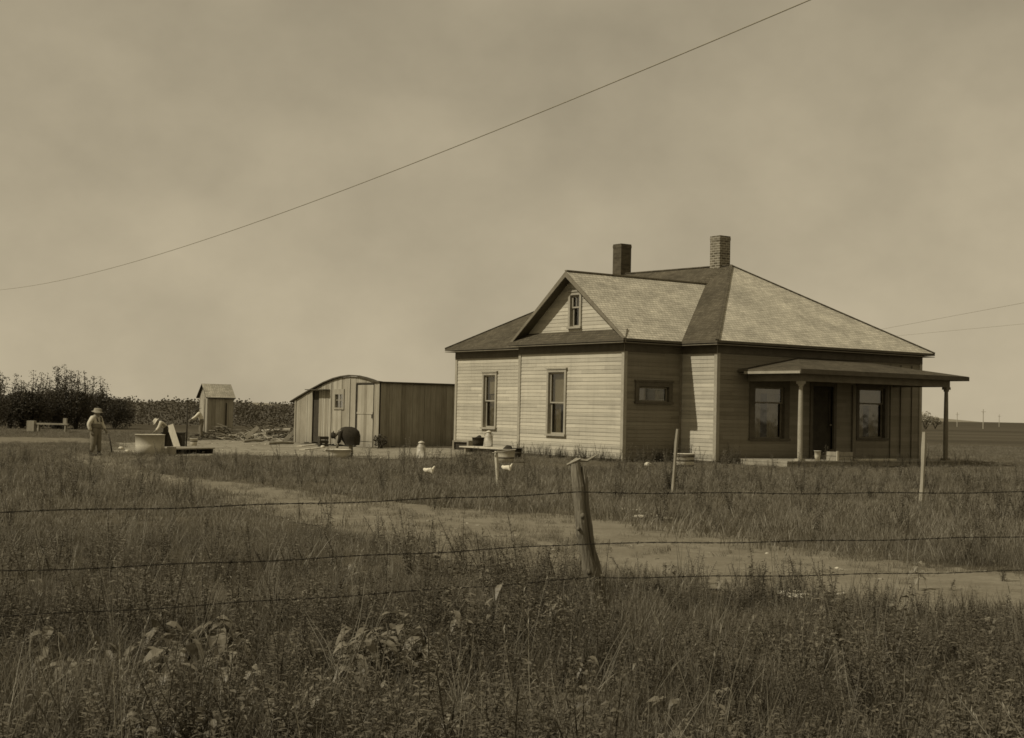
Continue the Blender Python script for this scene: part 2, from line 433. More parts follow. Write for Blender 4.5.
patch('yard', YARD, dirtmat('yard_dirt', .15, .36), .016, .2, .2)
YARD2 = [at(22, 443.5)[:2], at(90, 443)[:2], at(112, 445)[:2], at(112, 442)[:2], at(85, 438.5)[:2], at(22, 437.5)[:2], at(-80, 438)[:2], at(-80, 446)[:2]]
patch('path', YARD2, MATS.get('x') or dirtmat('path_dirt', .12, .24), .014, .3, .15)

# distant low hills on the right skyline
hb = MB(); pv = None
for i in range(60):
    x = -1500+i*50; z = 1+4*(math.sin(i*.37)+1)+3*math.sin(i*.9+1); z = z*(1 if x > 300 else .6)
    if pv: hb.face([(pv[0], 2200, -3), (x, 2200, -3), (x, 2250, z), (pv[0], 2250, pv[1])])
    pv = (x, z)
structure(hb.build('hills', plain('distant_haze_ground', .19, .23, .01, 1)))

# ---------------------------------------------------------------- farmhouse
HB = .16; ZE = 3.6
house = thing('farmhouse', 'one storey clapboard farmhouse with hipped shingle roof, front gable and open porch', 'house', (5.743, 40, HB), math.atan2(U.y, U.x))
off = (0, 0, HB)
def hm(): return MB(off)
A_W, A_S, B_R, B_L, B_E, L = -2.16, -1.06, 1.46, 6.473, 11.736, 8.76
# frames: origin, direction along the wall, outward normal
FR_FRONT = ((0, 0, 0), (1, 0, 0), (0, -1, 0))
FR_NOOK = ((0, B_R, 0), (0, -1, 0), (-1, 0, 0))
FR_WSIDE = ((A_W, B_R, 0), (1, 0, 0), (0, -1, 0))
FR_WING = ((A_W, B_L, 0), (0, -1, 0), (-1, 0, 0))
FR_REAR = ((A_S, B_E, 0), (0, -1, 0), (-1, 0, 0))
FR_STEP = ((A_S, B_L, 0), (-1, 0, 0), (0, 1, 0))
FR_RIGHT = ((L, 0, 0), (0, 1, 0), (1, 0, 0))
FR_BACK = ((L, B_E, 0), (-1, 0, 0), (0, 1, 0))
z0, z1 = .18, 3.5
def xw(b): return B_L-b
def xr(b): return B_E-b
W1 = (xw(5.02), xw(4.07), .80, 2.78); W2 = (xr(10.09), xr(9.25), .90, 2.77)
W3 = (A_W*-1-1.76, 2.16-.38, 1.80, 2.42); W3 = (2.16-1.76, 2.16-.38, 1.80, 2.42)
WA = (xw(4.24), xw(3.62), 3.98, 5.06)
WP1 = (1.26, 2.86, .82, 2.56); WP2 = (5.75, 7.16, .86, 2.55); DR = (3.74, 4.86, .34, 2.55)
def shrink(w, c=.06): return (w[0]+c, w[1]-c, w[2]+c, w[3]-c)
def wall(f, x0, x1, holes=(), label=None, zb=z0, zt=z1, clip=None, m=M_SIDE):
    b = hm(); b.siding(f, x0, x1, zb, zt, [shrink(h) for h in holes], clip, e=.011); o = b.build('wall', m, house)
    if label: o['label'] = label
    return o
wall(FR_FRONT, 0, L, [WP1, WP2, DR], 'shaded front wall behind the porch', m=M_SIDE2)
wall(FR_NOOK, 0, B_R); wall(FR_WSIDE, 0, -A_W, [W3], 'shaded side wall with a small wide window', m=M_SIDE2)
wall(FR_WING, 0, B_L-B_R, [W1], 'sunlit gable end wall')
wall(FR_REAR, 0, B_E-B_L, [W2]); wall(FR_STEP, 0, A_S-A_W); wall(FR_RIGHT, 0, B_E); wall(FR_BACK, 0, L-A_S)
# gable triangle
RZ, RB = 5.655, 3.967; SL = (RZ-ZE)/(RB-1.16)
def gclip(z):
    hw = max(0, (RZ-.06-z)/SL); return (xw(RB+hw), xw(RB-hw))
FR_GAB = ((A_W+.16, B_L, 0), (0, -1, 0), (-1, 0, 0))
wall(FR_GAB, 0, B_L-B_R, [WA], 'gable triangle of clapboards with a small attic window', 3.84, 5.6, gclip)
# foundation
b = hm()
pts = [(0, 0), (L, 0), (L, B_E), (A_S, B_E), (A_S, B_L), (A_W, B_L), (A_W, B_R), (0, B_R)]
for i in range(8):
    p, q = pts[i], pts[(i+1) % 8]
    b.face([(p[0], p[1], -.1), (q[0], q[1], -.1), (q[0], q[1], z0+.01), (p[0], p[1], z0+.01)])
b.build('foundation', M_STONE, house)
# corner boards, frieze, water table
for (cx, cy, sx, sy) in ((0, 0, -1, -1), (A_W, B_R, -1, -1), (A_W, B_L, -1, 1), (A_S, B_E, -1, 1), (L, 0, 1, -1), (L, B_E, 1, 1)):
    b = hm(); x0_, x1_ = sorted((cx+sx*.034, cx-sx*.085)); y0_, y1_ = sorted((cy+sy*.034, cy+sy*.006)); b.box(x0_, x1_, y0_, y1_, z0-.02, 3.5)
    x0_, x1_ = sorted((cx+sx*.034, cx+sx*.006)); y0_, y1_ = sorted((cy+sy*.006, cy-sy*.085)); b.box(x0_, x1_, y0_, y1_, z0-.02, 3.5)
    b.build('corner_board', M_TRIM, house)
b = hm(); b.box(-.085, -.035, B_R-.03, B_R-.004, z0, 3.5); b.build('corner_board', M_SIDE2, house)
b = hm()
for f, ln in ((FR_FRONT, L), (FR_NOOK, B_R), (FR_WSIDE, 2.16), (FR_WING, B_L-B_R), (FR_REAR, B_E-B_L), (FR_RIGHT, B_E), (FR_BACK, L-A_S)):
    b.fbox(f, (-.02, ln+.02), (.028, .05), (3.26, 3.52)); b.fbox(f, (0, ln), (.024, .042), (z0-.06, z0+.05))
b.build('frieze_boards', M_TRIMD, house)
# vertical boards closing the far end of the porch wall
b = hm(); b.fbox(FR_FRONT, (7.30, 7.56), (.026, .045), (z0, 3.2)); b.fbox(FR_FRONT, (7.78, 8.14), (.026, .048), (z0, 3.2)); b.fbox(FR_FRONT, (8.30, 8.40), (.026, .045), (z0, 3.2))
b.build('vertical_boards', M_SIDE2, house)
# soffits
o_ = .30; ZS = ZE-.1
b = hm()
def flat(x0, x1, y0, y1): b.box(x0, x1, y0, y1, ZS-.02, ZS)
flat(-o_, L+o_, -o_, .0); flat(-o_, 0, 0, B_R-o_); flat(A_W-o_, 0.0, B_R-o_, B_R+.02); flat(A_W-o_, A_W, B_R, B_L+o_)
flat(A_W, A_S-o_, B_L, B_L+o_); flat(A_S-o_, A_S, B_L, B_E+o_); flat(A_S, L+o_, B_E, B_E+o_); flat(L, L+o_, 0, B_E)
b.build('soffit', M_TRIMM, house)
# roof
PK = (4.38, 4.06, 6.34); RE = (4.38, 9.3, 6.42)
A0 = (-o_, -o_, ZE); A1 = (L+o_, -o_, ZE); A2 = (L+o_, B_E+o_, ZE); A3 = (A_S-o_, B_E+o_, ZE)
t = .07
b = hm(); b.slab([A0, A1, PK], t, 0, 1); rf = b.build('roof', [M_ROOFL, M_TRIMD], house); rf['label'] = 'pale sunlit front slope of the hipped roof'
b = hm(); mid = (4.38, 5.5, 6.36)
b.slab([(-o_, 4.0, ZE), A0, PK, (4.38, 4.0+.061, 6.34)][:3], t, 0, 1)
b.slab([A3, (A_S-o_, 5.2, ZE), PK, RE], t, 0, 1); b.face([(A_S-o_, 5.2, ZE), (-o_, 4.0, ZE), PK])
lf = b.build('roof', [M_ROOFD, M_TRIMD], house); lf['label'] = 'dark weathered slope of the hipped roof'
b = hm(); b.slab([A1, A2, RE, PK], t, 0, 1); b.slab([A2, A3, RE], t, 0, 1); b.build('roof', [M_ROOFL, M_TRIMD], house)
GX_ = A_W-.21
b = hm(); a_in = 3.35
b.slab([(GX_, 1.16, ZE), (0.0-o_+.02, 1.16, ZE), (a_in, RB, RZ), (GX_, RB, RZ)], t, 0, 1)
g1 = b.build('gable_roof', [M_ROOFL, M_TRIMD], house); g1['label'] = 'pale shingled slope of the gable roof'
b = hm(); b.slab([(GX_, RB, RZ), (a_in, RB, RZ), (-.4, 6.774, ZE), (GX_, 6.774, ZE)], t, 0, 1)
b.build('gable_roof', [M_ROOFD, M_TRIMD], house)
# corner eave pieces of the wing and the pent roof under the gable
b = hm(); ex = A_W-o_
b.slab([(ex, 1.16, ZE), (GX_, 1.16+.0, ZE+.02), (A_W+.15, B_R+.05, 3.90), (A_W+.15, B_L-.05, 3.90), (GX_, 6.774, ZE+.02), (ex, 6.774, ZE)], .075, 0, 1)
b.build('pent_roof', [M_ROOFD, M_TRIMD], house)
# rake boards
b = hm()
for s_ in (-1, 1):
    P = [Vector((GX_-.018, RB, RZ-.01)), Vector((GX_-.018, RB+s_*2.807, ZE-.01))]
    dn = Vector((0, 0, -.16)); bk = Vector((.035, 0, 0))
    q = [P[0], P[0]+dn, P[1]+dn*.55, P[1]]
    b.face(q); b.face([x+bk for x in q][::-1])
    for i in range(4): b.face([q[i], q[i]+bk, q[(i+1) % 4]+bk, q[(i+1) % 4]])
b.build('rake_boards', M_TRIMM, house)
# soffit of the gable overhang is the slab underside; ridge caps
b = hm()
def cap(p, q, w=.12): b.beam(Vector(p)+Vector((0, 0, .015)), Vector(q)+Vector((0, 0, .015)), w, .035)
cap(PK, RE); cap(A0, PK, .1); cap(A1, PK, .1); cap(A3, RE, .1); cap(A2, RE, .1)
b.build('ridge_cap', M_ROOFD, house)
b = hm(); cap((GX_, RB, RZ), (a_in-.1, RB, RZ), .1); b.build('ridge_cap', M_TRIMM, house)

def chimney(a, bb, zt, w, mat, label):
    b = hm(); b.box(a-w/2, a+w/2, bb-w/2, bb+w/2, 5.6, zt-.14); b.box(a-w/2-.008, a+w/2+.008, bb-w/2-.008, bb+w/2+.008, zt-.14, zt-.04)
    b.box(a-w/2, a+w/2, bb-w/2, bb+w/2, zt-.04, zt)
    o = b.build('chimney', mat, house); o['label'] = label
    b = hm(); b.box(a-w/2+.09, a+w/2-.09, bb-w/2+.09, bb+w/2-.09, zt-.02, zt+.012); f = b.build('flue', M_DARK, o)
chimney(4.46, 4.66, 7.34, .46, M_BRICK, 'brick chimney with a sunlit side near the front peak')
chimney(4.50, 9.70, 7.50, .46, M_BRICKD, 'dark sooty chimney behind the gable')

def window(f, w, style='double', shade=.45, trim=M_TRIM, cw=.085, curtain=True, parent=None, label=None):
    x0, x1, zb, zt = w; b = hm()
    b.fbox(f, (x0, x0+cw), (-.02, .05), (zb+.06, zt)); b.fbox(f, (x1-cw, x1), (-.02, .05), (zb+.06, zt))
    b.fbox(f, (x0+cw, x1-cw), (-.02, .048), (zt-cw, zt)); b.fbox(f, (x0-.03, x1+.03), (.0, .075), (zt, zt+.05))
    b.fbox(f, (x0-.02, x1+.02), (-.02, .085), (zb, zb+.06))
    for xa, xb in ((x0+cw, x0+cw+.012), (x1-cw-.012, x1-cw)): b.fbox(f, (xa, xb), (-.14, -.021), (zb+.06, zt-cw))
    b.fbox(f, (x0+cw, x1-cw), (-.14, -.021), (zt-cw-.012, zt-cw)); b.fbox(f, (x0+cw, x1-cw), (-.14, -.021), (zb+.05, zb+.062))
    fr = b.build('window', trim, house)
    if label: fr['label'] = label
    xi0, xi1 = x0+cw+.012, x1-cw-.012; zi0, zi1 = zb+.062, zt-cw-.012
    def sash(za, zc, y, bars=0):
        s = .042; b = hm()
        b.fbox(f, (xi0, xi0+s), (y-.035, y), (za, zc)); b.fbox(f, (xi1-s, xi1), (y-.035, y), (za, zc))
        b.fbox(f, (xi0+s, xi1-s), (y-.034, y-.001), (za, za+s)); b.fbox(f, (xi0+s, xi1-s), (y-.034, y-.001), (zc-s, zc))
        if bars: b.fbox(f, ((xi0+xi1)/2-.012, (xi0+xi1)/2+.012), (y-.032, y-.004), (za+s, zc-s))
        b.build('sash', M_TRIM if trim is M_TRIM else M_TRIMM, fr)
        b = hm(); g = b.fr(f); b.face([g(xi0+s, y-.018, za+s), g(xi1-s, y-.018, za+s), g(xi1-s, y-.018, zc-s), g(xi0+s, y-.018, zc-s)]); b.build('pane', M_GLASS, fr)
    if style == 'double':
        zm = (zi0+zi1)/2+.02
        sash(zm-.02, zi1, -.03, 0); sash(zi0, zm+.02, -.075, 0)
    elif style == 'attic': zm = zi0+(zi1-zi0)*.62; sash(zm-.02, zi1, -.03, 1); sash(zi0, zm+.02, -.072)
    elif style == 'cottage': zm = zi0+(zi1-zi0)*.70; sash(zm-.02, zi1, -.03); sash(zi0, zm+.02, -.072)
    else: sash(zi0, zi1, -.04)
    if shade:
        b = hm(); b.fbox(f, (xi0-.02, xi1+.02), (-.17, -.165), (zi1-(zi1-zi0)*shade, zi1+.02)); b.build('blind', M_SHADE, fr)
    if curtain:
        for xa, xb in ((xi0-.03, xi0+(xi1-xi0)*.40), (xi0+(xi1-xi0)*.62, xi1+.03)):
            b = hm(); g = b.fr(f); n = 14
            for i in range(n):
                u0, u1 = i/n, (i+1)/n; w0, w1 = [-.22+.02*math.sin(q*22) for q in (u0, u1)]
                b.face([g(xa+(xb-xa)*u0, w0, zi0-.05), g(xa+(xb-xa)*u1, w1, zi0-.05), g(xa+(xb-xa)*u1, w1, zi1), g(xa+(xb-xa)*u0, w0, zi1)])
            b.build('curtain', M_LACE, fr)
    return fr
window(FR_WING, W1, 'double', .52, label='tall sash window in the sunlit gable end')
window(FR_REAR, W2, 'double', .35, label='tall sash window of the rear part')
window(FR_WSIDE, W3, 'single', 0, M_TRIMD, .13, label='small wide window in the shaded side wall')
window(FR_GAB, WA, 'attic', 0, M_TRIM, .09, False, label='narrow attic window in the gable')
window(FR_FRONT, WP1, 'cottage', .12, M_TRIMD, .20, label='large porch window left of the front door')
window(FR_FRONT, WP2, 'cottage', .34, M_TRIMD, .12, label='large porch window with a pale blind, right of the front door')
# interior floor slab and partitions keep the rooms dark
b = hm(); b.box(.05, L-.05, .6, B_E-.6, .3, .34); b.box(A_W+.4, -.01, B_R+.4, B_L-.4, .3, .34); b.box(A_S+.1, L-.1, B_R+.1, B_E-.1, 3.40, 3.44); b.box(A_W+.1, A_S+.09, B_R+.1, B_L-.1, 3.40, 3.44); b.box(.1, L-.1, .1, B_R+.1, 3.40, 3.44); b.box(.6, L-.6, 1.2, 1.25, .34, 3.4); b.box(A_W+1.2, A_W+1.25, B_R+.1, B_L-.1, .34, 3.4); b.box(.2, .25, B_L, B_E-.3, .34, 3.4)
b.build('interior_partitions', M_DARK, house)
# front door
b = hm(); x0_, x1_, zb_, zt_ = DR
b.fbox(FR_FRONT, (x0_, x0_+.11), (-.02, .05), (zb_, zt_)); b.fbox(FR_FRONT, (x1_-.11, x1_), (-.02, .05), (zb_, zt_)); b.fbox(FR_FRONT, (x0_+.11, x1_-.11), (-.02, .048), (zt_-.11, zt_)); b.fbox(FR_FRONT, (x0_, x1_), (-.02, .07), (zb_-.05, zb_))
df = b.build('door_frame', M_TRIMD, house)
b = hm(); dx0, dx1, dz0, dz1 = x0_+.115, x1_-.115, zb_+.01, zt_-.115
b.fbox(FR_FRONT, (dx0, dx1), (-.1, -.07), (dz0, dz0+.85)); b.fbox(FR_FRONT, (dx0, dx0+.11), (-.1, -.065), (dz0+.85, dz1)); b.fbox(FR_FRONT, (dx1-.11, dx1), (-.1, -.065), (dz0+.85, dz1)); b.fbox(FR_FRONT, (dx0+.11, dx1-.11), (-.1, -.065), (dz1-.14, dz1))
b.fbox(FR_FRONT, (dx0+.1, dx1-.1), (-.069, -.06), (dz0+.12, dz0+.7))
dr = b.build('door', M_DARK, house)
b = hm(); g = b.fr(FR_FRONT); b.face([g(dx0+.11, -.085, dz0+.85), g(dx1-.11, -.085, dz0+.85), g(dx1-.11, -.085, dz1-.14), g(dx0+.11, -.085, dz1-.14)]); b.build('screen', M_DARK, dr)
b = hm(); b.tube([(dx1-.07+0, .03, dz0+.95), (dx1-.07, .0, dz0+.95), (dx1-.07, -.0, dz0+.95)], [.03, .03, .02], 10); b.build('handle', M_BEAK, dr)
# porch
PA0, PA1, PB = 1.22, 7.45, -2.0
b = hm(); Z = 2.82; ZT = 3.25
LA, RA, FB = PA0-.45, PA1+.5, PB-.42
b.slab([(LA, -.03, Z), (LA, FB, Z), (3.2, -.03, ZT)], .06, 0, 1)
b.slab([(LA, FB, Z), (RA, FB, Z), (5.6, -.03, ZT), (3.2, -.03, ZT)], .06, 0, 1)
b.slab([(RA, FB, Z), (RA, -.03, Z), (5.6, -.03, ZT)], .06, 0, 1)
b.build('porch_roof', [M_ROOFP, M_TRIMD], house)
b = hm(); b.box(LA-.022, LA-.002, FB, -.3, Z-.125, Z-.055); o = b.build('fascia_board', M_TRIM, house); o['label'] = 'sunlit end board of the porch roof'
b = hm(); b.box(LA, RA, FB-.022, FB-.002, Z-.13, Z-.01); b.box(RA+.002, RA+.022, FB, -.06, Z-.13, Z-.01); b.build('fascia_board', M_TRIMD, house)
b = hm(); b.box(LA+.02, RA-.02, FB+.02, -.05, Z-.12, Z-.1); b.build('porch_ceiling', M_TRIMD, house)
b = hm(); b.box(PA0-.08, PA1+.08, PB-.07, PB+.07, 2.5, 2.70); b.box(PA0-.07, PA0+.07, PB+.071, -.05, 2.5, 2.69); b.box(PA1-.07, PA1+.07, PB+.071, -.05, 2.5, 2.69); b.build('porch_beam', M_TRIMM, house)
def post(a, lab, m):
    b = hm(); r = .070
    b.lathe([(r*.95, .38), (r, .5), (r*1.02, 1.2), (r*.9, 2.0), (r*.8, 2.36)], 16, (a, PB, 0))
    b.box(a-.10, a+.10, PB-.10, PB+.10, .32, .379); b.box(a-.09, a+.09, PB-.09, PB+.09, 2.421, 2.498); b.lathe([(.07, 2.361), (.08, 2.39), (.08, 2.42)], 16, (a, PB, 0))
    o = b.build('porch_post', m, house); o['label'] = lab
post(PA0+.02, 'pale porch post catching the sun', M_TRIM); post(PA1, 'dark shaded porch post at the far corner', M_TRIMM)  # sun and shade put into the posts by paler and darker trim
b = hm(); b.box(5.56, 5.70, -.07, -.045, .34, 2.5); b.build('pilaster', M_TRIMM, house)
b = hm()
for i in range(42):
    x = .55+i*.175
    if x > 7.9: break
    b.box(x, x+.168, PB-.2, -.03, .27+.003*(i % 3), .315)
b.build('porch_deck', M_RAW, house)
b = hm(); b.box(.56, 7.9, PB-.18, PB-.15, .0, .268); b.box(.56, .585, PB-.149, -.03, .0, .268); b.box(7.87, 7.9, PB-.149, -.03, .0, .268); b.build('deck_skirt', M_RAW, house)
b = hm(); b.box(.9, 2.2, PB-.62, PB-.205, .10, .15); b.box(.95, 2.15, PB-.56, PB-.52, -.02, .1); b.build('porch_step', M_RAW, house)
Hm = Matrix.Translation((5.743, 40, 0)) @ Matrix.Rotation(math.atan2(U.y, U.x), 4, 'Z')
def HW(a, b_, z=0): return Hm @ Vector((a, b_, z))
RZH = math.atan2(U.y, U.x)

# ---------------------------------------------------------------- shed
sp0 = at(378.5, 447.5); SD = sp0.y/49.68
shed = thing('shed', 'weathered board shed with curved tar paper roof, left of the house', 'shed', sp0, RZH)
def ov(z): return (z-1.5)*SD+1.5-sp0.z
SF = ((0, 0, 0), (0, 1, 0), (-1, 0, 0)); FWD = 6.35*SD; LEN = 7.2
prof = [(-.12, 2.44), (.25, 2.47), (.49, 2.52), (.99, 2.60), (1.5, 2.66), (2.08, 2.685), (2.68, 2.65), (3.28, 2.58), (4.02, 2.44), (5.08, 2.17), (6.3, 1.83), (6.72, 1.70)]
prof = [(t_*SD, ov(z)) for t_, z in prof]
def ph(t_):
    for (a, za), (b_, zb) in zip(prof, prof[1:]):
        if a <= t_ <= b_: return za+(zb-za)*(t_-a)/(b_-a)
    return prof[0][1]
def vboards(b, f, x0, x1, top, bw=.22, holes=(), zb=0.0):
    """upright boards with thin gaps, ragged lower ends"""
    g = b.fr(f); x = x0
    while x < x1-.02:
        w = min(bw*random.uniform(.8, 1.15), x1-x); th = .022+random.uniform(0, .012); lo = zb+random.uniform(-.02, .04)
        segs = [(lo, None)]
        for h in holes:
            if x+w/2 > h[0] and x+w/2 < h[1]: segs = [(lo, h[2]), (h[3], None)] if h[2] > zb+.05 else [(h[3], None)]
        for s0, s1 in segs:
            za, zb_ = (top(x), top(x+w-.008)) if s1 is None else (s1, s1)
            P = [g(xx, y, zz) for xx, zt in ((x, za), (x+w-.008, zb_)) for y in (0, th) for zz in (s0, zt)]
            b.hexa(P)
        x += w
sdoor = (.38*SD, 1.60*SD, 0, 2.2); sdoor2 = (4.40*SD, 4.98*SD, 0, ov(2.12)); swin = (2.50*SD, 3.24*SD, ov(1.49), ov(2.18))
b = MB(); vboards(b, SF, .0, FWD, lambda x: ph(x)-.05, .2, [(sdoor[0], sdoor[1], 0, ov(2.36)), swin, sdoor2])
o = b.build('wall', M_SHEDL, shed); o['label'] = 'sunlit front wall of grey boards'
for xa, xb, zt in ((-.06, .07, ph(.1)-.05), (2.05*SD, 2.05*SD+.1, ov(2.55)), (FWD-.05, FWD+.05, ph(FWD)-.03), (3.45*SD, 3.45*SD+.07, ov(2.42))):
    b = MB(); b.fbox(SF, (xa, xb), (.036, .055), (.01, zt)); b.build('batten', M_RAW, shed)
FS = ((0, 0, 0), (1, 0, 0), (0, -1, 0))
b = MB(); vboards(b, FS, .03, LEN, lambda x: ph(0)-.07+.004*math.sin(x*3), .24); o = b.build('wall', M_SHEDD, shed); o['label'] = 'shaded long wall of dark stained boards'
b = MB(); vboards(b, ((LEN, 0, 0), (0, 1, 0), (1, 0, 0)), 0, FWD, lambda x: min(ph(x), ph(0))-.05, .3); vboards(b, ((0, FWD, 0), (1, 0, 0), (0, 1, 0)), 0, LEN, lambda x: ph(FWD)-.05, .3); b.build('wall', M_SHEDD, shed)
b = MB(); zcap = ph(0)+.005
for (a, za), (c, zc) in zip(prof, prof[1:]):
    za, zc = min(za, zcap), min(zc, zcap); b.slab([(.04, a, za), (LEN+.15, a, za), (LEN+.15, c, zc), (.04, c, zc)], .05)
b.build('roof', M_TARP, shed)
b = MB()
for (a, za), (c, zc) in zip(prof, prof[1:]):
    b.slab([(-.12, a, za+.01), (.035, a, za+.01), (.035, c, zc+.01), (-.12, c, zc+.01)], .045)
b.build('curved_roof_edge', M_TARP, shed)
b = MB(); x0_, x1_ = sdoor[0], sdoor[1]; zt_ = ov(2.36); b.fbox(SF, (x0_+.02, x1_-.32), (-.01, .022), (.2, zt_-.03)); b.fbox(SF, (x1_-.315, x1_-.03), (-.01, .018), (.15, zt_-.03)); b.fbox(SF, (x0_+.02, x1_-.04), (.023, .04), (1.2, 1.28)); b.fbox(SF, (x0_, x1_), (-.02, .03), (-.02, .18))
d = b.build('door', M_SHEDL, shed)
b = MB(); b.fbox(SF, (x0_+.03, x0_+.06), (.041, .07), (1.05, 1.2)); b.build('handle', M_DARK, d)
b = MB(); b.fbox(SF, (x1_-.06, x1_-.01), (.0, .05), (.0, zt_)); b.fbox(SF, (x0_-.02, x1_), (.0, .052), (zt_, zt_+.05)); b.build('door_frame', M_DARK, shed)
b = MB(); x0_, x1_, za, zb_ = swin; cw = .07
for q in ((x0_, x0_+cw), (x1_-cw, x1_)): b.fbox(SF, q, (-.03, .05), (za, zb_))
b.fbox(SF, (x0_+cw, x1_-cw), (-.03, .048), (zb_-.2, zb_)); b.fbox(SF, (x0_-.03, x1_+.03), (-.03, .07), (za-.05, za+.02))
w_ = b.build('window', M_RAW, shed)
b = MB(); b.fbox(SF, (x0_+cw, x1_-cw), (-.01, .0), ((za+zb_)/2-.07, (za+zb_)/2-.04)); b.fbox(SF, ((x0_+x1_)/2-.012, (x0_+x1_)/2+.012), (-.012, -.001), (za, zb_-.2)); b.build('sash', M_RAW, w_)
b = MB(); g = b.fr(SF); b.face([g(x0_+cw, -.02, za), g(x1_-cw, -.02, za), g(x1_-cw, -.02, zb_-.2), g(x0_+cw, -.02, zb_-.2)]); b.build('pane', M_GLASS, w_)
b = MB(); x0_, x1_ = sdoor2[0], sdoor2[1]; b.fbox(SF, (x0_+.02, x1_-.02), (-.06, -.03), (.05, sdoor2[3])); d2 = b.build('door', M_DARK, shed); d2['label'] = 'narrow dark doorway near the low end'
b = MB(); b.fbox(SF, (x0_-.9, x1_+.05), (.05, .35), (sdoor2[3]+.02, sdoor2[3]+.05)); b.build('door_hood', M_TARP, shed)
b = MB(); b.box(.1, LEN-.1, .1, FWD-.1, .0, .02); b.build('floor', M_DARK, shed)

# ---------------------------------------------------------------- outhouse
op = at(207, 433.5); OD = op.y
outh = thing('outhouse', 'small tall outhouse with pale gabled roof, beyond the platform', 'outhouse', op, RZH)
hw = hgt(395, 207, OD)-op.z; hp = hgt(384, 199, OD)-op.z
ow, ol = 1.05, 1.42   # width along depth, length
b = MB(); f = ((0, 0, 0), (0, 1, 0), (-1, 0, 0)); vboards(b, f, 0, ow, lambda x: hw+(hp-hw)*(1-abs(x-ow/2)/(ow/2)), .18); o = b.build('wall', M_SHEDL, outh); o['label'] = 'pale sunlit gable wall'
b = MB(); vboards(b, ((0, 0, 0), (1, 0, 0), (0, -1, 0)), 0, ol, lambda x: hw, .2); vboards(b, ((0, ow, 0), (1, 0, 0), (0, 1, 0)), 0, ol, lambda x: hw, .2); vboards(b, ((ol, 0, 0), (0, 1, 0), (1, 0, 0)), 0, ow, lambda x: hw+(hp-hw)*(1-abs(x-ow/2)/(ow/2)), .2)
b.build('wall', M_SHEDD, outh)
b = MB(); e_ = .14; sl = (hp-hw)/(ow/2)
b.slab([(-.16, -e_, hw-e_*sl+.03), (ol+.1, -e_, hw-e_*sl+.03), (ol+.1, ow/2, hp+.03), (-.16, ow/2, hp+.03)], .05, 0, 1)
b.slab([(-.16, ow/2, hp+.03), (ol+.1, ow/2, hp+.03), (ol+.1, ow+e_, hw-e_*sl+.03), (-.16, ow+e_, hw-e_*sl+.03)], .05, 0, 1)
b.build('roof', [M_ROOFL, M_DARK], outh)
b = MB(); b.fbox(f, (.28, .85), (.036, .06), (.1, hw*.9)); b.build('door', M_SHEDL, outh)
b = MB(); b.fbox(((0, 0, 0), (1, 0, 0), (0, -1, 0)), (ol-.42, ol-.36), (.036, .06), (.0, hw-.4)); b.build('batten', M_DARK, outh)

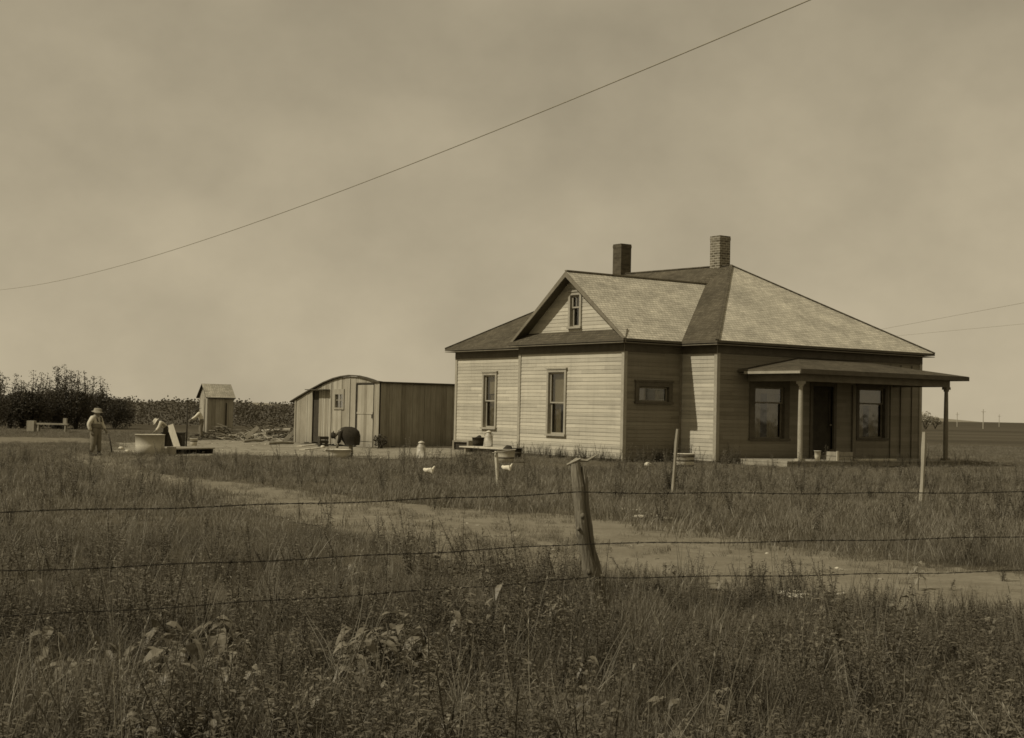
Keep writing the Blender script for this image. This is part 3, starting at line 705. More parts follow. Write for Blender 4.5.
# ---------------------------------------------------------------- people
def skinned(name, J, edges, R, mat, parent, root=0, sub=2, mats=None):
    keys = list(J); me = bpy.data.meshes.new(name)
    me.from_pydata([J[k] for k in keys], [(keys.index(a), keys.index(b_)) for a, b_ in edges], [])
    o = bpy.data.objects.new(name, me); COL.objects.link(o); o.parent = parent; me.materials.append(mat)
    md = o.modifiers.new('skin', 'SKIN'); md.use_smooth_shade = True
    if not me.skin_vertices: 
        bpy.context.view_layer.objects.active = o
    sv = me.skin_vertices[0].data
    for i, k in enumerate(keys):
        r = R[k]; sv[i].radius = r if isinstance(r, tuple) else (r, r); sv[i].use_root = (i == root)
    ss = o.modifiers.new('smooth', 'SUBSURF'); ss.levels = sub; ss.render_levels = sub
    return o
def person(label, loc, rz, scale, pose, shirt, legs, hat, hatmat, dress=None, group=None, shirt_name='shirt'):
    """adult base 1.7 m facing -Y; pose overrides joints"""
    root = thing('person', label, 'person', loc, rz, group)
    J = dict(pelvis=(0, 0, .92), belly=(0, .0, 1.08), chest=(0, .0, 1.28), neck=(0, .0, 1.44), head=(0, -.015, 1.56), crown=(0, -.01, 1.66), nose=(0, -.115, 1.555),
             shL=(.16, 0, 1.38), elL=(.24, .02, 1.12), wrL=(.25, -.06, .88), shR=(-.16, 0, 1.38), elR=(-.24, .02, 1.12), wrR=(-.25, -.06, .88),
             hiL=(.09, 0, .88), knL=(.10, -.02, .48), anL=(.11, .02, .09), toL=(.12, -.14, .04), hiR=(-.09, 0, .88), knR=(-.10, -.02, .48), anR=(-.11, .02, .09), toR=(-.12, -.14, .04))
    J.update(pose)
    R = dict(pelvis=(.135, .11), belly=(.12, .10), chest=(.14, .11), neck=.058, head=(.082, .098), crown=(.06, .075), nose=.016, shL=.062, elL=.043, wrL=.030, shR=.062, elR=.043, wrR=.030,
             hiL=.085, knL=.058, anL=.040, toL=.032, hiR=.085, knR=.058, anR=.040, toR=.032)
    E = [('pelvis', 'belly'), ('belly', 'chest'), ('chest', 'neck'), ('neck', 'head'), ('head', 'crown'), ('head', 'nose')]
    for s_ in 'LR': E += [('chest', 'sh'+s_), ('sh'+s_, 'el'+s_), ('el'+s_, 'wr'+s_), ('pelvis', 'hi'+s_), ('hi'+s_, 'kn'+s_), ('kn'+s_, 'an'+s_), ('an'+s_, 'to'+s_)]
    for s_ in 'LR':   # palm and five fingers
        w = Vector(J['wr'+s_]); d = (w-Vector(J['el'+s_])).normalized(); sd_ = Vector((0, -1, 0)) if abs(d.y) < .8 else Vector((1, 0, 0)); sd_ = (sd_-d*sd_.dot(d)).normalized(); cu = d.cross(sd_)*(1 if s_ == 'L' else -1)
        pm = w+d*.05; J['pa'+s_] = tuple(pm); R['pa'+s_] = (.032, .020); E.append(('wr'+s_, 'pa'+s_))
        for i, (k, ln) in enumerate(((-.028, .07), (-.009, .08), (.010, .075), (.028, .06))):
            a = pm+d*.03-sd_*k; m_ = a+d*ln*.5+cu*.008; t_ = a+d*ln*.85+cu*.03
            for nm, q, r in (('a', a, .010), ('b', m_, .009), ('c', t_, .007)): J[f'f{i}{nm}{s_}'] = tuple(q); R[f'f{i}{nm}{s_}'] = r
            E += [('pa'+s_, f'f{i}a{s_}'), (f'f{i}a{s_}', f'f{i}b{s_}'), (f'f{i}b{s_}', f'f{i}c{s_}')]
        a = pm+sd_*.035; t_ = a+d*.035+sd_*.02
        J['t1'+s_] = tuple(a); J['t2'+s_] = tuple(t_); R['t1'+s_] = .011; R['t2'+s_] = .009; E += [('wr'+s_, 't1'+s_), ('t1'+s_, 't2'+s_)]
    sc = lambda D: {k: tuple(Vector(v)*scale) for k, v in D.items()}
    rs = lambda D, k=1, a=0: {q: (tuple((x*k+a)*scale for x in v) if isinstance(v, tuple) else (v*k+a)*scale) for q, v in D.items()}
    JS = sc(J)
    skinned('body', JS, E, rs(R), M_SKIN, root)
    ks = ['belly', 'chest', 'neck', 'shL', 'elL', 'shR', 'elR', 'pelvis']; cuff = {}
    for s_ in 'LR':
        J['cu'+s_] = tuple(Vector(J['el'+s_]).lerp(Vector(J['wr'+s_]), .8)); R['cu'+s_] = .034; ks.append('cu'+s_)
    JS = sc(J); Rn = rs(R, 1.05, .018); Rn['neck'] = .066*scale
    JN = {k: JS[k] for k in ks}; JN['neck'] = tuple(Vector(JS['chest']).lerp(Vector(JS['neck']), .75))
    skinned(shirt_name, JN, [(a, b_) for a, b_ in [('pelvis', 'belly'), ('belly', 'chest'), ('chest', 'neck'), ('chest', 'shL'), ('shL', 'elL'), ('elL', 'cuL'), ('chest', 'shR'), ('shR', 'elR'), ('elR', 'cuR')]], Rn, shirt, root, list(JN).index('chest'))
    Rt = rs(R, 1.1, .026); ks = ['pelvis', 'belly', 'hiL', 'knL', 'hiR', 'knR']; J['hmL'] = tuple(Vector(J['knL']).lerp(Vector(J['anL']), .85)); J['hmR'] = tuple(Vector(J['knR']).lerp(Vector(J['anR']), .85)); JS = sc(J)
    Rt['hmL'] = Rt['hmR'] = .075*scale
    if not dress:
        skinned('overalls', {k: JS[k] for k in ks+['hmL', 'hmR']}, [('pelvis', 'belly'), ('pelvis', 'hiL'), ('hiL', 'knL'), ('knL', 'hmL'), ('pelvis', 'hiR'), ('hiR', 'knR'), ('knR', 'hmR')], Rt, legs, root)
    else:
        b = MB(); n = 18; rings = []
        for i, (p, rx, ry) in enumerate(dress):
            k0 = len(b.v)
            for j in range(n):
                a = 2*PI*j/n; w = 1+.06*math.sin(a*5+i)*i/4; b.v.append(tuple(Vector((p[0]+rx*w*math.cos(a), p[1]+ry*w*math.sin(a), p[2]))*scale))
            rings.append(k0)
        for A, B in zip(rings, rings[1:]):
            for j in range(n): b.f.append((A+j, A+(j+1) % n, B+(j+1) % n, B+j)); b.mi.append(0)
        b.f.append(tuple(rings[0]+j for j in range(n))); b.mi.append(0)
        b.build('skirt', legs, root, True)
    for s_ in 'LR':
        a = Vector(J['an'+s_]); t_ = Vector(J['to'+s_]); b = MB(); b.tube([a*scale+Vector((0, 0, .06)), a*scale, (a.lerp(t_, .4)-Vector((0, 0, .02)))*scale, t_*scale], [.055*scale, .05*scale, .05*scale, .04*scale], 10); b.build('shoe', M_DARK, root, True)
    if hat:
        h = Vector(J['head'])*scale; up = (Vector(J['crown'])-Vector(J['head'])).normalized(); q = Vector((0, 0, 1)).rotation_difference(up).to_matrix()
        b = MB(); br, ch = hat
        b.lathe([(br, .015), (br*.98, .03), (.105, .06), (.10, .13), (.085, .155), (.0, .165)], 22, cap=False); b.v = [tuple(q @ (Vector((x, y*1.12, z+.01*math.sin(3*math.atan2(y, x))*(math.hypot(x, y) > .12)))*scale)+h) for x, y, z in b.v]
        b.build('hat', hatmat, root, True)
    else:
        h = Vector(J['head'])*scale; b = MB(); b.lathe([(.0, .125), (.06, .11), (.09, .06), (.092, .0), (.08, -.04)], 18, cap=False); b.v = [tuple(Vector((x, y+.02, z))*scale+h) for x, y, z in b.v]; b.build('hair', M_FELT, root, True)
    return root
p = at(95, 456); H_ = (hgt(408, 95, p.y)-p.z)/1.72
boy = person('boy in straw hat, pale shirt and overalls standing left of the round tank', p, math.radians(68), H_,
    dict(elL=(.25, -.02, 1.12), wrL=(.22, -.16, .92), elR=(-.26, .05, 1.12), wrR=(-.22, -.02, .86), toL=(.13, -.13, .04), head=(0, -.035, 1.555), crown=(0, -.05, 1.655), nose=(0, -.13, 1.53), anL=(.13, -.02, .09), anR=(-.11, .06, .09)),
    M_SHIRT, M_OVER, (.155, .1), M_STRAW)
# overall bib and straps
b = MB(); s_ = H_
for sx in (-1, 1):
    b.tube([Vector((sx*.07, -.135, 1.22))*s_, Vector((sx*.09, -.10, 1.38))*s_, Vector((sx*.09, .0, 1.45))*s_, Vector((sx*.06, .12, 1.32))*s_, Vector((0, .15, 1.12))*s_], [.022*s_]*5, 6)
b.lathe([(.165, .98), (.17, 1.08), (.168, 1.16)], 20); b.v = [(x, y, z) if i < 60 else (x*s_*1.0, y*s_*.82, z*s_) for i, (x, y, z) in enumerate(b.v)]
b.build('bib_and_straps', M_OVER, boy, True)
boy.scale = (1.28, 1.28, 1)
# stick in front of the boy
q = at(112, 453); b = MB(); top = Vector((q.x-.12, q.y-.05, q.z+(hgt(434, 107, q.y)-q.z))); b.tube([(0, 0, 0), (-.05, -.02, (top.z-q.z)*.55), (top.x-q.x, 0, top.z-q.z)], [.022, .02, .016], 8)
o = b.build('stick', M_DARK, None, True); o.location = q; tag(o, 'thin dark stick standing between the boy and the round tank', 'stick')

p = at(163, 447.5); sc2 = (hgt(419, 161, p.y)-p.z)/1.30
person('child in pale cap and dark clothes stooping behind the round tank', p, math.radians(-75), sc2,
    dict(pelvis=(0, .12, .88), belly=(0, .06, 1.0), chest=(0, -.10, 1.12), neck=(0, -.22, 1.17), head=(0, -.32, 1.17), crown=(0, -.39, 1.22), nose=(0, -.38, 1.08), shL=(.16, -.14, 1.14), elL=(.22, -.22, .90), wrL=(.16, -.36, .74), shR=(-.16, -.14, 1.14), elR=(-.22, -.22, .90), wrR=(-.16, -.36, .74), hiL=(.09, .12, .86), hiR=(-.09, .12, .86), knL=(.11, .02, .47), knR=(-.11, .06, .47)),
    M_SHIRT, M_DRESS, (.17, .1), M_SHIRT)
p = at(201, 440); sc3 = (hgt(409, 200, p.y)-p.z)/1.5
person('person in dark hat and white shirt leaning forward beside the thin pole', p, math.radians(-80), sc3,
    dict(chest=(0, -.10, 1.24), belly=(0, -.02, 1.06), neck=(0, -.16, 1.36), head=(0, -.22, 1.44), crown=(0, -.26, 1.53), nose=(0, -.33, 1.41), shL=(.16, -.12, 1.30), elL=(.22, -.30, 1.10), wrL=(.18, -.50, .98), shR=(-.16, -.12, 1.30), elR=(-.24, -.28, 1.08), wrR=(-.18, -.50, .95)),
    M_WHITE, M_OVER, (.21, .1), M_FELT)
p = at(347, 457.5); sc4 = (hgt(427, 348, p.y)-p.z)/1.12
person('woman in dark dress bent double over a washtub in front of the shed', p, math.radians(-88), sc4,
    dict(pelvis=(0, .18, .90), belly=(0, .05, .98), chest=(0, -.20, .98), neck=(0, -.36, .90), head=(0, -.46, .82), crown=(0, -.54, .80), nose=(0, -.46, .71), shL=(.16, -.25, .95), elL=(.20, -.28, .70), wrL=(.12, -.34, .46), shR=(-.16, -.25, .95), elR=(-.20, -.28, .70), wrR=(-.12, -.34, .46), hiL=(.09, .18, .86), hiR=(-.09, .18, .86), knL=(.12, .10, .46), knR=(-.12, .14, .46), anL=(.12, .16, .09), anR=(-.12, .18, .09), toL=(.13, 0, .04), toR=(-.13, 0.02, .04)),
    M_DRESS, M_DRESS, (.15, .1), M_DRESS, dress=[((0, .02, 1.13), .10, .12), ((0, .03, 1.09), .2, .27), ((0, .06, .97), .26, .37), ((0, .09, .80), .29, .40), ((0, .13, .64), .27, .34), ((0, .16, .52), .25, .28), ((0, .16, .46), .25, .27)], shirt_name='bodice')

# ---------------------------------------------------------------- yard things
def tubby(name, label, cat, loc, r0, r1, h, mat, hoops=(), handles=False, fill=None, group=None, open_=True, rz=0):
    t = thing(name, label, cat, loc, rz, group); b = MB()
    b.lathe([(r0, 0), (r0+(r1-r0)*.5, h*.5), (r1, h), (r1+.012, h), (r1+.012, h+.015), (r1-.02, h+.015), (r1-.025, h*.75), (r0-.02, .05 if open_ else h*.9)], 28); b.build('body', mat, t, True)
    for hz in hoops:
        rr = r0+(r1-r0)*hz; b = MB(); b.lathe([(rr, hz*h), (rr+.01, hz*h+.01), (rr+.01, hz*h+.04), (rr, hz*h+.05)], 28, cap=False); b.build('hoop', M_TRIMD if mat is not M_TIN else M_TINB, t, True)
    if handles:
        for s_ in (-1, 1):
            b = MB(); b.tube([(s_*(r1+.005), -.07, h*.82), (s_*(r1+.06), -.05, h*.82), (s_*(r1+.06), .05, h*.82), (s_*(r1+.005), .07, h*.82)], [.009]*4, 6); b.build('handle', M_TRIMD, t)
    if fill:
        b = MB(); b.lathe([(r1-.03, h*.85), (r1*.7, h*.95), (r1*.45, h*1.18), (.03, h*1.3)], 20); b.v = [(x+.03*math.sin(z*20+y*9), y+.03*math.sin(x*17), z+.03*math.sin(x*14+y*11)) for x, y, z in b.v]; b.build('dark_fill', fill, t, True)
    return t
def ppm(D): return F/D
p = at(146, 456); r = 14/ppm(p.y); h_ = hgt(435, 146, p.y)-p.z
tubby('stock_tank', 'large round pale metal tank on the ground right of the boy', 'water tank', p+Vector((0, r, 0)), r, r*1.04, h_, M_TANK)
for px, py, lab, s_ in ((121, 450, 'small pale stone left of the round tank, nearer the stick', .09), (127, 453, 'small pale stone touching the foot of the round tank', .08), (648, 467, 'single pale stone in the grass below the small wide window', .10)):
    p = at(px, py); b = MB(); b.lathe([(.4, 0), (1, .3), (.95, .8), (.5, 1.2), (.05, 1.25)], 10); b.v = [(x*s_*(1+.2*math.sin(y*3)), y*s_, z*s_) for x, y, z in b.v]; o = b.build('stone', M_PALE, None, True); o.location = p; tag(o, lab, 'stone')
# low bench far left
p = at(36, 432.5); w = 32/ppm(p.y); hz = hgt(423.5, 50, p.y)-p.z
t = thing('bench', 'long pale plank bench in front of the dark shrubs, far left', 'bench', p)
b = MB(); b.box(0, w, -.14, .14, hz-.06, hz+.02); b.build('seat', M_RAW, t)
for x in (.12, w-.12):
    for y in (-.11, .11): b = MB(); b.beam((x, y, 0), (x, y*.8, hz-.06), .06, .06, (1, 0, 0)); b.build('leg', M_RAW, t)
b = MB(); b.box(-.05, .3, -.2, .2, .05, hz+.12); o = b.build('box', M_RAW, None); o.location = p+Vector((-.35, 0, 0)); tag(o, 'pale wooden box at the left end of the plank bench', 'box')
b = MB(); b.box(-.08, .08, -.1, .1, 0, .25); o = b.build('wood_block', M_RAW, None); o.location = p+Vector((w-.15, 0, hz+.02)); tag(o, 'small upright block on the right end of the plank bench', 'block')
# planks leaning, pole, platform
def plankobj(label, pts, w, th, mat, up=(0, 1, 0)):
    b = MB(); a, c = Vector(pts[0]), Vector(pts[1]); b.beam(Vector((0, 0, 0)), c-a, w, th, up); o = b.build('plank', mat, None); o.location = a; return tag(o, label, 'plank')
p = at(177.5, 448); D = p.y; q = Vector((ray(169, 425)[0]*D, D+.2, hgt(425, 169, D)))
plankobj('pale board leaning at a slant behind the round tank', (p, q), .22, .035, M_PALE)
b = MB(); b.box(-.35, .35, -.25, .25, 0, .5); b.box(-.38, .38, -.28, .28, .5, .53); o = b.build('wooden_box', M_DARK, None); o.location = p+Vector((-.25, .45, 0)); tag(o, 'dark wooden box that the slanting board leans on', 'box')
p = at(186, 449); b = MB(); b.tube([(0, 0, 0), (.01, 0, .8), (0, 0, hgt(405, 186, p.y)-p.z)], [.028, .025, .02], 8); o = b.build('pole', M_DARK, None, True); o.location = p; tag(o, 'thin dark upright pole behind the low platform', 'pole')
p = at(175, 455); p2 = at(215, 454); D = p.y; hz = 6.5/ppm(D)
t = thing('platform', 'low wooden platform with open dark front, right of the round tank', 'platform', p, math.atan2(p2.y-p.y, p2.x-p.x)); w = (p2-p).length
b = MB()
for i in range(7): b.box(0, w, i*.2, i*.2+.19, hz-.035, hz+.003*(i % 2))
b.build('deck', M_RAW, t)
for x in (.04, w*.55, w-.06): b = MB(); b.box(x-.035, x+.035, .05, 1.3, .0, hz-.036); b.build('joist', M_DARK, t)
for i, px in enumerate((163.5, 170.5)):
    p = at(px, 456); b = MB(); b.box(-.11, .11, 0, .22, 0, .22+.04*i); o = b.build('stone_block', M_STONE, None); o.location = p; tag(o, ('pale square stone block touching the round tank', 'taller pale stone block at the left end of the low platform')[i], 'stone block')
p = at(190, 446.5); tubby('pail', 'small pale pail at the back of the low platform', 'pail', p+Vector((0, .6, 0)), .10, .14, .26, M_TINB, (.6,))
# brush pile, logs
def branches(b, n, rad, h, seed, thick=(.01, .03)):
    r = random.Random(seed)
    for i in range(n):
        a = r.uniform(0, 2*PI); d = r.uniform(0, rad); z = r.uniform(.02, h*(1-d/rad*.8)); c = Vector((d*math.cos(a)*1.6, d*math.sin(a), z)); l = r.uniform(.3, 1.0); an = r.uniform(0, 2*PI); tz = r.uniform(-.35, .45)
        v = Vector((math.cos(an), math.sin(an), tz))*l/2; k = Vector((r.uniform(-.08, .08), r.uniform(-.08, .08), r.uniform(0, .1))); th = r.uniform(*thick)
        A = c-v; B = c+v; A.z = max(A.z, .01); B.z = max(B.z, .01)
        b.tube([A, c+k, B], [th, th*.8, th*.35], 5)
for px, py, n, rad, h, lab in ((272, 440, 190, 1.7, .95, 'tangled pile of cut branches left of the shed'), (222, 440, 70, .9, .75, 'dark heap of brush at the foot of the outhouse'), (250, 441, 80, .9, .4, 'low scatter of sticks between the outhouse and the shed')):
    p = at(px, py); b = MB(); branches(b, n, rad, h, int(px), (.012, .04)); o = b.build('brush_pile', M_BARK2 if px != 250 else M_RAW, None, uv=False); o.location = p; tag(o, lab, 'brush pile')
lg = [((262, 432), (292, 430), .11, 'long pale log lying along the back of the branch pile'), ((253, 437), (268, 434), .10, 'short log at the left end of the branch pile'), ((262, 441.5), (272, 425), .05, 'pale limb sticking up out of the branch pile'), ((276, 437), (295, 434), .13, 'thick log against the low corner of the shed'), ((243, 443), (262, 442), .06, 'thin pole lying on bare dirt left of the shed'), ((268, 445), (293, 444.5), .06, 'pale pole lying on the dirt in front of the branch pile')]
for (a, c, r, lab) in lg:
    A = at(a[0], 440); sc_ = A.y; D = A.y; z_a = hgt(a[1], a[0], D); z_c = hgt(c[1], c[0], D)
    if a[1] > 441: A = at(*a); Cc = at(*c); A.z += r; Cc.z += r
    else: A = Vector((ray(a[0], a[1])[0]*D, D, max(z_a, A.z+r))); Cc = Vector((ray(c[0], c[1])[0]*D, D-.3, max(z_c, T(0, D)+r)))
    b = MB(); Lv = Cc-A; b.tube([(0, 0, 0), tuple(Lv*.5+Vector((0, 0, .03))), tuple(Lv)], [r, r*.95, r*.8], 10, jit=.15); o = b.build('log', M_RAW, None, uv=False); o.location = A; tag(o, lab, 'log')
for (x0_, y0_, x1_, y1_, D, lab) in ((246, 438, 258, 427, 60, 'grey board tipped up against the left end of the branch pile'), (284, 441, 296, 430, 58, 'grey board leaning on the corner of the shed')):
    A = Vector((ray(x0_, y0_)[0]*D/ray(x0_, y0_)[1], D, hgt(y0_, x0_, D))); B = Vector((ray(x1_, y1_)[0]*(D+.4)/ray(x1_, y1_)[1], D+.4, hgt(y1_, x1_, D+.4))); plankobj(lab, (A, B), .16, .03, M_RAW)
# things in front of the shed
p = at(323, 447); b = MB(); t = thing('crate', 'small dark crate by the narrow shed doorway', 'crate', p, .4)
for z in (0, .14, .28):
    for (x0_, x1_, y0_, y1_) in ((-.17, .17, -.15, -.13), (-.17, .17, .13, .15), (-.17, -.15, -.129, .129), (.15, .17, -.129, .129)): b.box(x0_, x1_, y0_, y1_, z, z+.11)
b.build('slats', M_DARK, t); 
for x in (-.15, .12):
    for y in (-.13, .10): b = MB(); b.box(x, x+.03, y, y+.03, 0, .4); b.build('corner_post', M_DARK, t)
p = at(323.5, 448); b = MB(); b.lathe([(.07, 0), (.09, .06), (.05, .10), (.01, .11)], 12); o = b.build('tin_bowl', M_TINB, None, True); o.location = p+Vector((.02, -.35, 0)); tag(o, 'small bright tin bowl in front of the dark crate', 'bowl')
for (a, c, lab) in (((299, 447), (322, 444.5), 'longest board lying flat before the low end of the shed'), ((302, 450.5), (318, 449), 'short board on the dirt in front of the longest board'), ((326, 452), (336, 450), 'board end beside the washtub')):
    A, B = at(*a), at(*c); A.z += .03; B.z += .03; plankobj(lab, (A, B), .2, .035, M_PALE, (0, 0, 1))
p = at(346, 458.5); tubby('washtub', 'wide pale washtub under the woman in the dark dress', 'washtub', p+Vector((-.22, -.05, 0)), .30, .36, .24, M_TINB, (), True)
p = at(380, 449)
def leafcloud(b, c, rx, ry, rz_, n, size, rnd, shell=.5):
    for _ in range(n):
        while True:
            v = Vector((rnd.uniform(-1, 1), rnd.uniform(-1, 1), rnd.uniform(-1, 1)))
            if shell < v.length < 1: break
        q = Vector((c[0]+v.x*rx, c[1]+v.y*ry, c[2]+v.z*rz_)); s_ = size*rnd.uniform(.6, 1.3)
        d = Vector((rnd.gauss(0, 1), rnd.gauss(0, 1), rnd.gauss(0, .6))).normalized(); e = d.cross(Vector((rnd.gauss(0, 1), rnd.gauss(0, 1), rnd.gauss(0, 1)))).normalized()
        b.face([q-d*s_, q+e*s_*.45, q+d*s_, q-e*s_*.45])
def shrub(name, label, cat, loc, blobs, nleaf, size, mat, stems, seed, group=None, shoots=0, sh=1.0):
    rnd = random.Random(seed); t = thing(name, label, cat, loc, 0, group); b = MB()
    for (c, rx, ry, rz_) in blobs: leafcloud(b, c, rx, ry, rz_, nleaf, size, rnd, .15)
    s = MB()
    for i in range(stems):
        a = rnd.uniform(0, 2*PI); (c, rx, ry, rz_) = rnd.choice(blobs); e = Vector(c)+Vector((rnd.uniform(-.6, .6)*rx, rnd.uniform(-.6, .6)*ry, rnd.uniform(0, .5)*rz_))
        s.tube([(.08*math.cos(a), .08*math.sin(a), 0), tuple(e*.5+Vector((0, 0, e.z*.12))), tuple(e)], [.035*sh, .022*sh, .008*sh], 5)
    for i in range(shoots):
        (c, rx, ry, rz_) = rnd.choice(blobs); x = c[0]+rnd.uniform(-1.1, 1.1)*rx; y = c[1]+rnd.uniform(-.5, .5)*ry; z = c[2]+rz_*.4; hh = rnd.uniform(.45, 1.35)*sh; lean = rnd.uniform(-.15, .15)
        s.tube([(x, y, z), (x+lean*.5*hh, y, z+hh*.5), (x+lean*hh, y, z+hh)], [.02, .014, .006], 4)
        for k in range(int(60*hh)):
            f_ = rnd.uniform(.1, 1); q = Vector((x+lean*hh*f_+rnd.gauss(0, .10), y+rnd.gauss(0, .10), z+hh*f_)); leafcloud(b, q, .02, .02, .02, 1, size, rnd, 0)
    s.build('stems', M_BARK, t, uv=False); b.build('foliage', mat, t, uv=False); return t
shrub('shrub', 'small dark round shrub at the corner of the shed', 'shrub', p, [((0, 0, .30), .26, .26, .24)], 260, .05, M_LEAFD, 6, 3)
# milk churn standing alone
def churn(label, loc, h, lidmat=M_TINB):
    t = thing('milk_can', label, 'milk can', loc); r = h*.26; b = MB()
    b.lathe([(r, 0), (r*1.02, .04), (r, h*.06), (r, h*.62), (r*.92, h*.68), (r*.62, h*.80), (r*.6, h*.88)], 22); b.build('body', M_TIN, t, True)
    b = MB(); b.lathe([(r*.72, h*.88), (r*.74, h*.92), (r*.5, h*.96), (r*.2, h), (.01, h*1.01)], 22); b.build('lid', lidmat, t, True)
    for s_ in (-1, 1): b = MB(); b.tube([(s_*r*.62, 0, h*.82), (s_*r*1.0, 0, h*.80), (s_*r*1.02, 0, h*.68), (s_*r*.94, 0, h*.64)], [.008]*4, 6); b.build('handle', M_TRIMM, t)
p = at(421, 458.5); churn('tall pale milk can standing alone on the yard between shed and house', p, hgt(441, 421, p.y)-p.z)
# platform and things by the rear wall
pA = at(470, 457); 
def onb(px, py, dist):   # point of the ground in front of the rear wall, dist metres out
    base = HW(A_S-dist, 0); d = Hm.to_3x3() @ Vector((0, 1, 0)); r = ray(px, py)
    t_ = (base.y*r[0]/r[1]-base.x)/(d.x-d.y*r[0]/r[1]); q = base+d*t_; return Vector((q.x, q.y, T(q.x, q.y)))
zz = onb(490, 452, .8)
t = thing('low_bench', 'low plank bench under the rear window, carrying the milk can', 'bench', onb(517, 452, 1.1), RZH+PI/2); ln = (onb(472, 452, 1.1)-onb(517, 452, 1.1)).length; bh = .20
b = MB(); b.box(0, ln, -.05, .5, bh-.04, bh); b.build('top', M_PALE, t)
b = MB(); b.box(.0, ln, -.04, -.015, .02, bh-.041); b.build('front_board', M_PALE, t)
for x in (.2, ln-.3): b = MB(); b.box(x, x+.08, 0, .45, 0, bh-.041); b.build('leg', M_RAW, t)
q = onb(488.5, 449, .85); q.z += bh; churn('milk can on the low bench below the rear window', q, max(.5, hgt(430.5, 488, q.y)-q.z), M_TINB)
q = onb(478, 449, .85); q.z += bh; tubby('basket', 'dark low basket on the bench, left of the milk can', 'basket', q, .16, .2, .26, M_DARK, (), False, M_DARK)
q = onb(463, 452, .7); t = thing('crate', 'dark open crate standing by the back corner of the house', 'crate', q, RZH-PI/2+.5); b = MB()
b.box(-.30, .30, -.2, -.18, .30, .35); b.box(-.30, .30, -.2, -.18, .0, .05); b.box(-.30, -.24, -.2, -.18, .051, .299); b.box(.24, .30, -.2, -.18, .051, .299); b.box(-.30, .30, .18, .2, 0, .35); b.box(-.30, -.28, -.179, .179, 0, .35); b.box(.28, .30, -.179, .179, 0, .35)
b.build('frame', M_RAW, t); b = MB(); b.box(-.27, .27, -.15, .17, .02, .30); b.build('dark_fill', M_DARK, t)  # dark block paints the shade inside the crate's opening
q = onb(505, 461, 2.3); r = 8/ppm(q.y); tubby('washtub', 'pale washtub heaped with dark cloth, in front of the low bench', 'washtub', at(506, 462.5), r*.8, r, .34, M_TINB, (.3,), True, M_DRESS)
q = at(517, 459); tubby('pail', 'dark pail right of the heaped washtub', 'pail', q+Vector((0, .5, 0)), .10, .14, .28, M_DARK, (.5,))
q = at(684, 468.5); tubby('keg', 'pale banded half barrel in the corner beside the wing', 'half barrel', q, .24, .26, .36, M_TINB, (.15, .5, .8))
# hens
def hen(label, loc, rz, s):
    t = thing('hen', label, 'hen', loc, rz, 'white hens in the grass')
    J = dict(tail=(.19, 0, .30), rump=(.11, 0, .25), body=(0, 0, .22), breast=(-.08, 0, .24), neck=(-.13, 0, .31), head=(-.15, 0, .37), bill=(-.18, 0, .37))
    J = {k: tuple(Vector(v)*s) for k, v in J.items()}; R = dict(tail=(.02, .05), rump=.06, body=(.085, .09), breast=.075, neck=.035, head=.03, bill=.015); R = {k: (tuple(x*s for x in v) if isinstance(v, tuple) else v*s) for k, v in R.items()}
    skinned('body', J, [('tail', 'rump'), ('rump', 'body'), ('body', 'breast'), ('breast', 'neck'), ('neck', 'head'), ('head', 'bill')], R, M_HEN, t, 2)
    b = MB(); b.tube([Vector((-.18, 0, .37))*s, Vector((-.225, 0, .36))*s], [.012*s, .002*s], 6); b.build('beak', M_BEAK, t)
    b = MB(); b.slab([Vector((-.20, -.006, .42))*s, Vector((-.17, -.006, .445))*s, Vector((-.14, -.006, .42))*s, Vector((-.14, .006, .42))*s, Vector((-.17, .006, .445))*s, Vector((-.20, .006, .42))*s], .03*s); b.build('comb', M_TRIMD, t)
    for y in (-.03, .03): b = MB(); b.tube([Vector((.0, y, .15))*s, Vector((-.005, y, .01))*s, Vector((-.05, y, .005))*s], [.010*s, .007*s, .005*s], 6); b.build('leg', M_BEAK, t)
hen('white hen in the grass straight below the lone milk can, facing right', at(429, 480)+Vector((0, 0, .03)), math.radians(178), .68)
hen('white hen in the grass just right of the short white stake', at(507, 477)+Vector((0, 0, .03)), math.radians(170), .68)
# stones and rubble on the verge
rr = random.Random(4)
RB_ = []
for i, (px, py) in enumerate(((622, 511), (630, 514), (637, 512), (644, 515), (651, 516), (658, 518), (640, 519), (790, 597), (798, 600), (668, 520))):
    p = at(px, py); s_ = rr.uniform(.05, .09); b = MB(); b.lathe([(.6, 0), (1, .25), (.8, .6), (.1, .7)], 8); b.v = [(x*s_*(1.3+.3*math.sin(y*2+i)), y*s_, z*s_*.8) for x, y, z in b.v]; o = b.build('stone', M_PALE, None); o.location = p+Vector((0, 0, .012))
    tag(o, 'flat pale stone in the scatter at the far edge of the dirt road' if i not in (7, 8) else 'flat pale stone at the near edge of the dirt road on the right', 'stone', 'pale stones scattered at the far road edge' if i not in (7, 8) else 'pale stones at the near road edge')
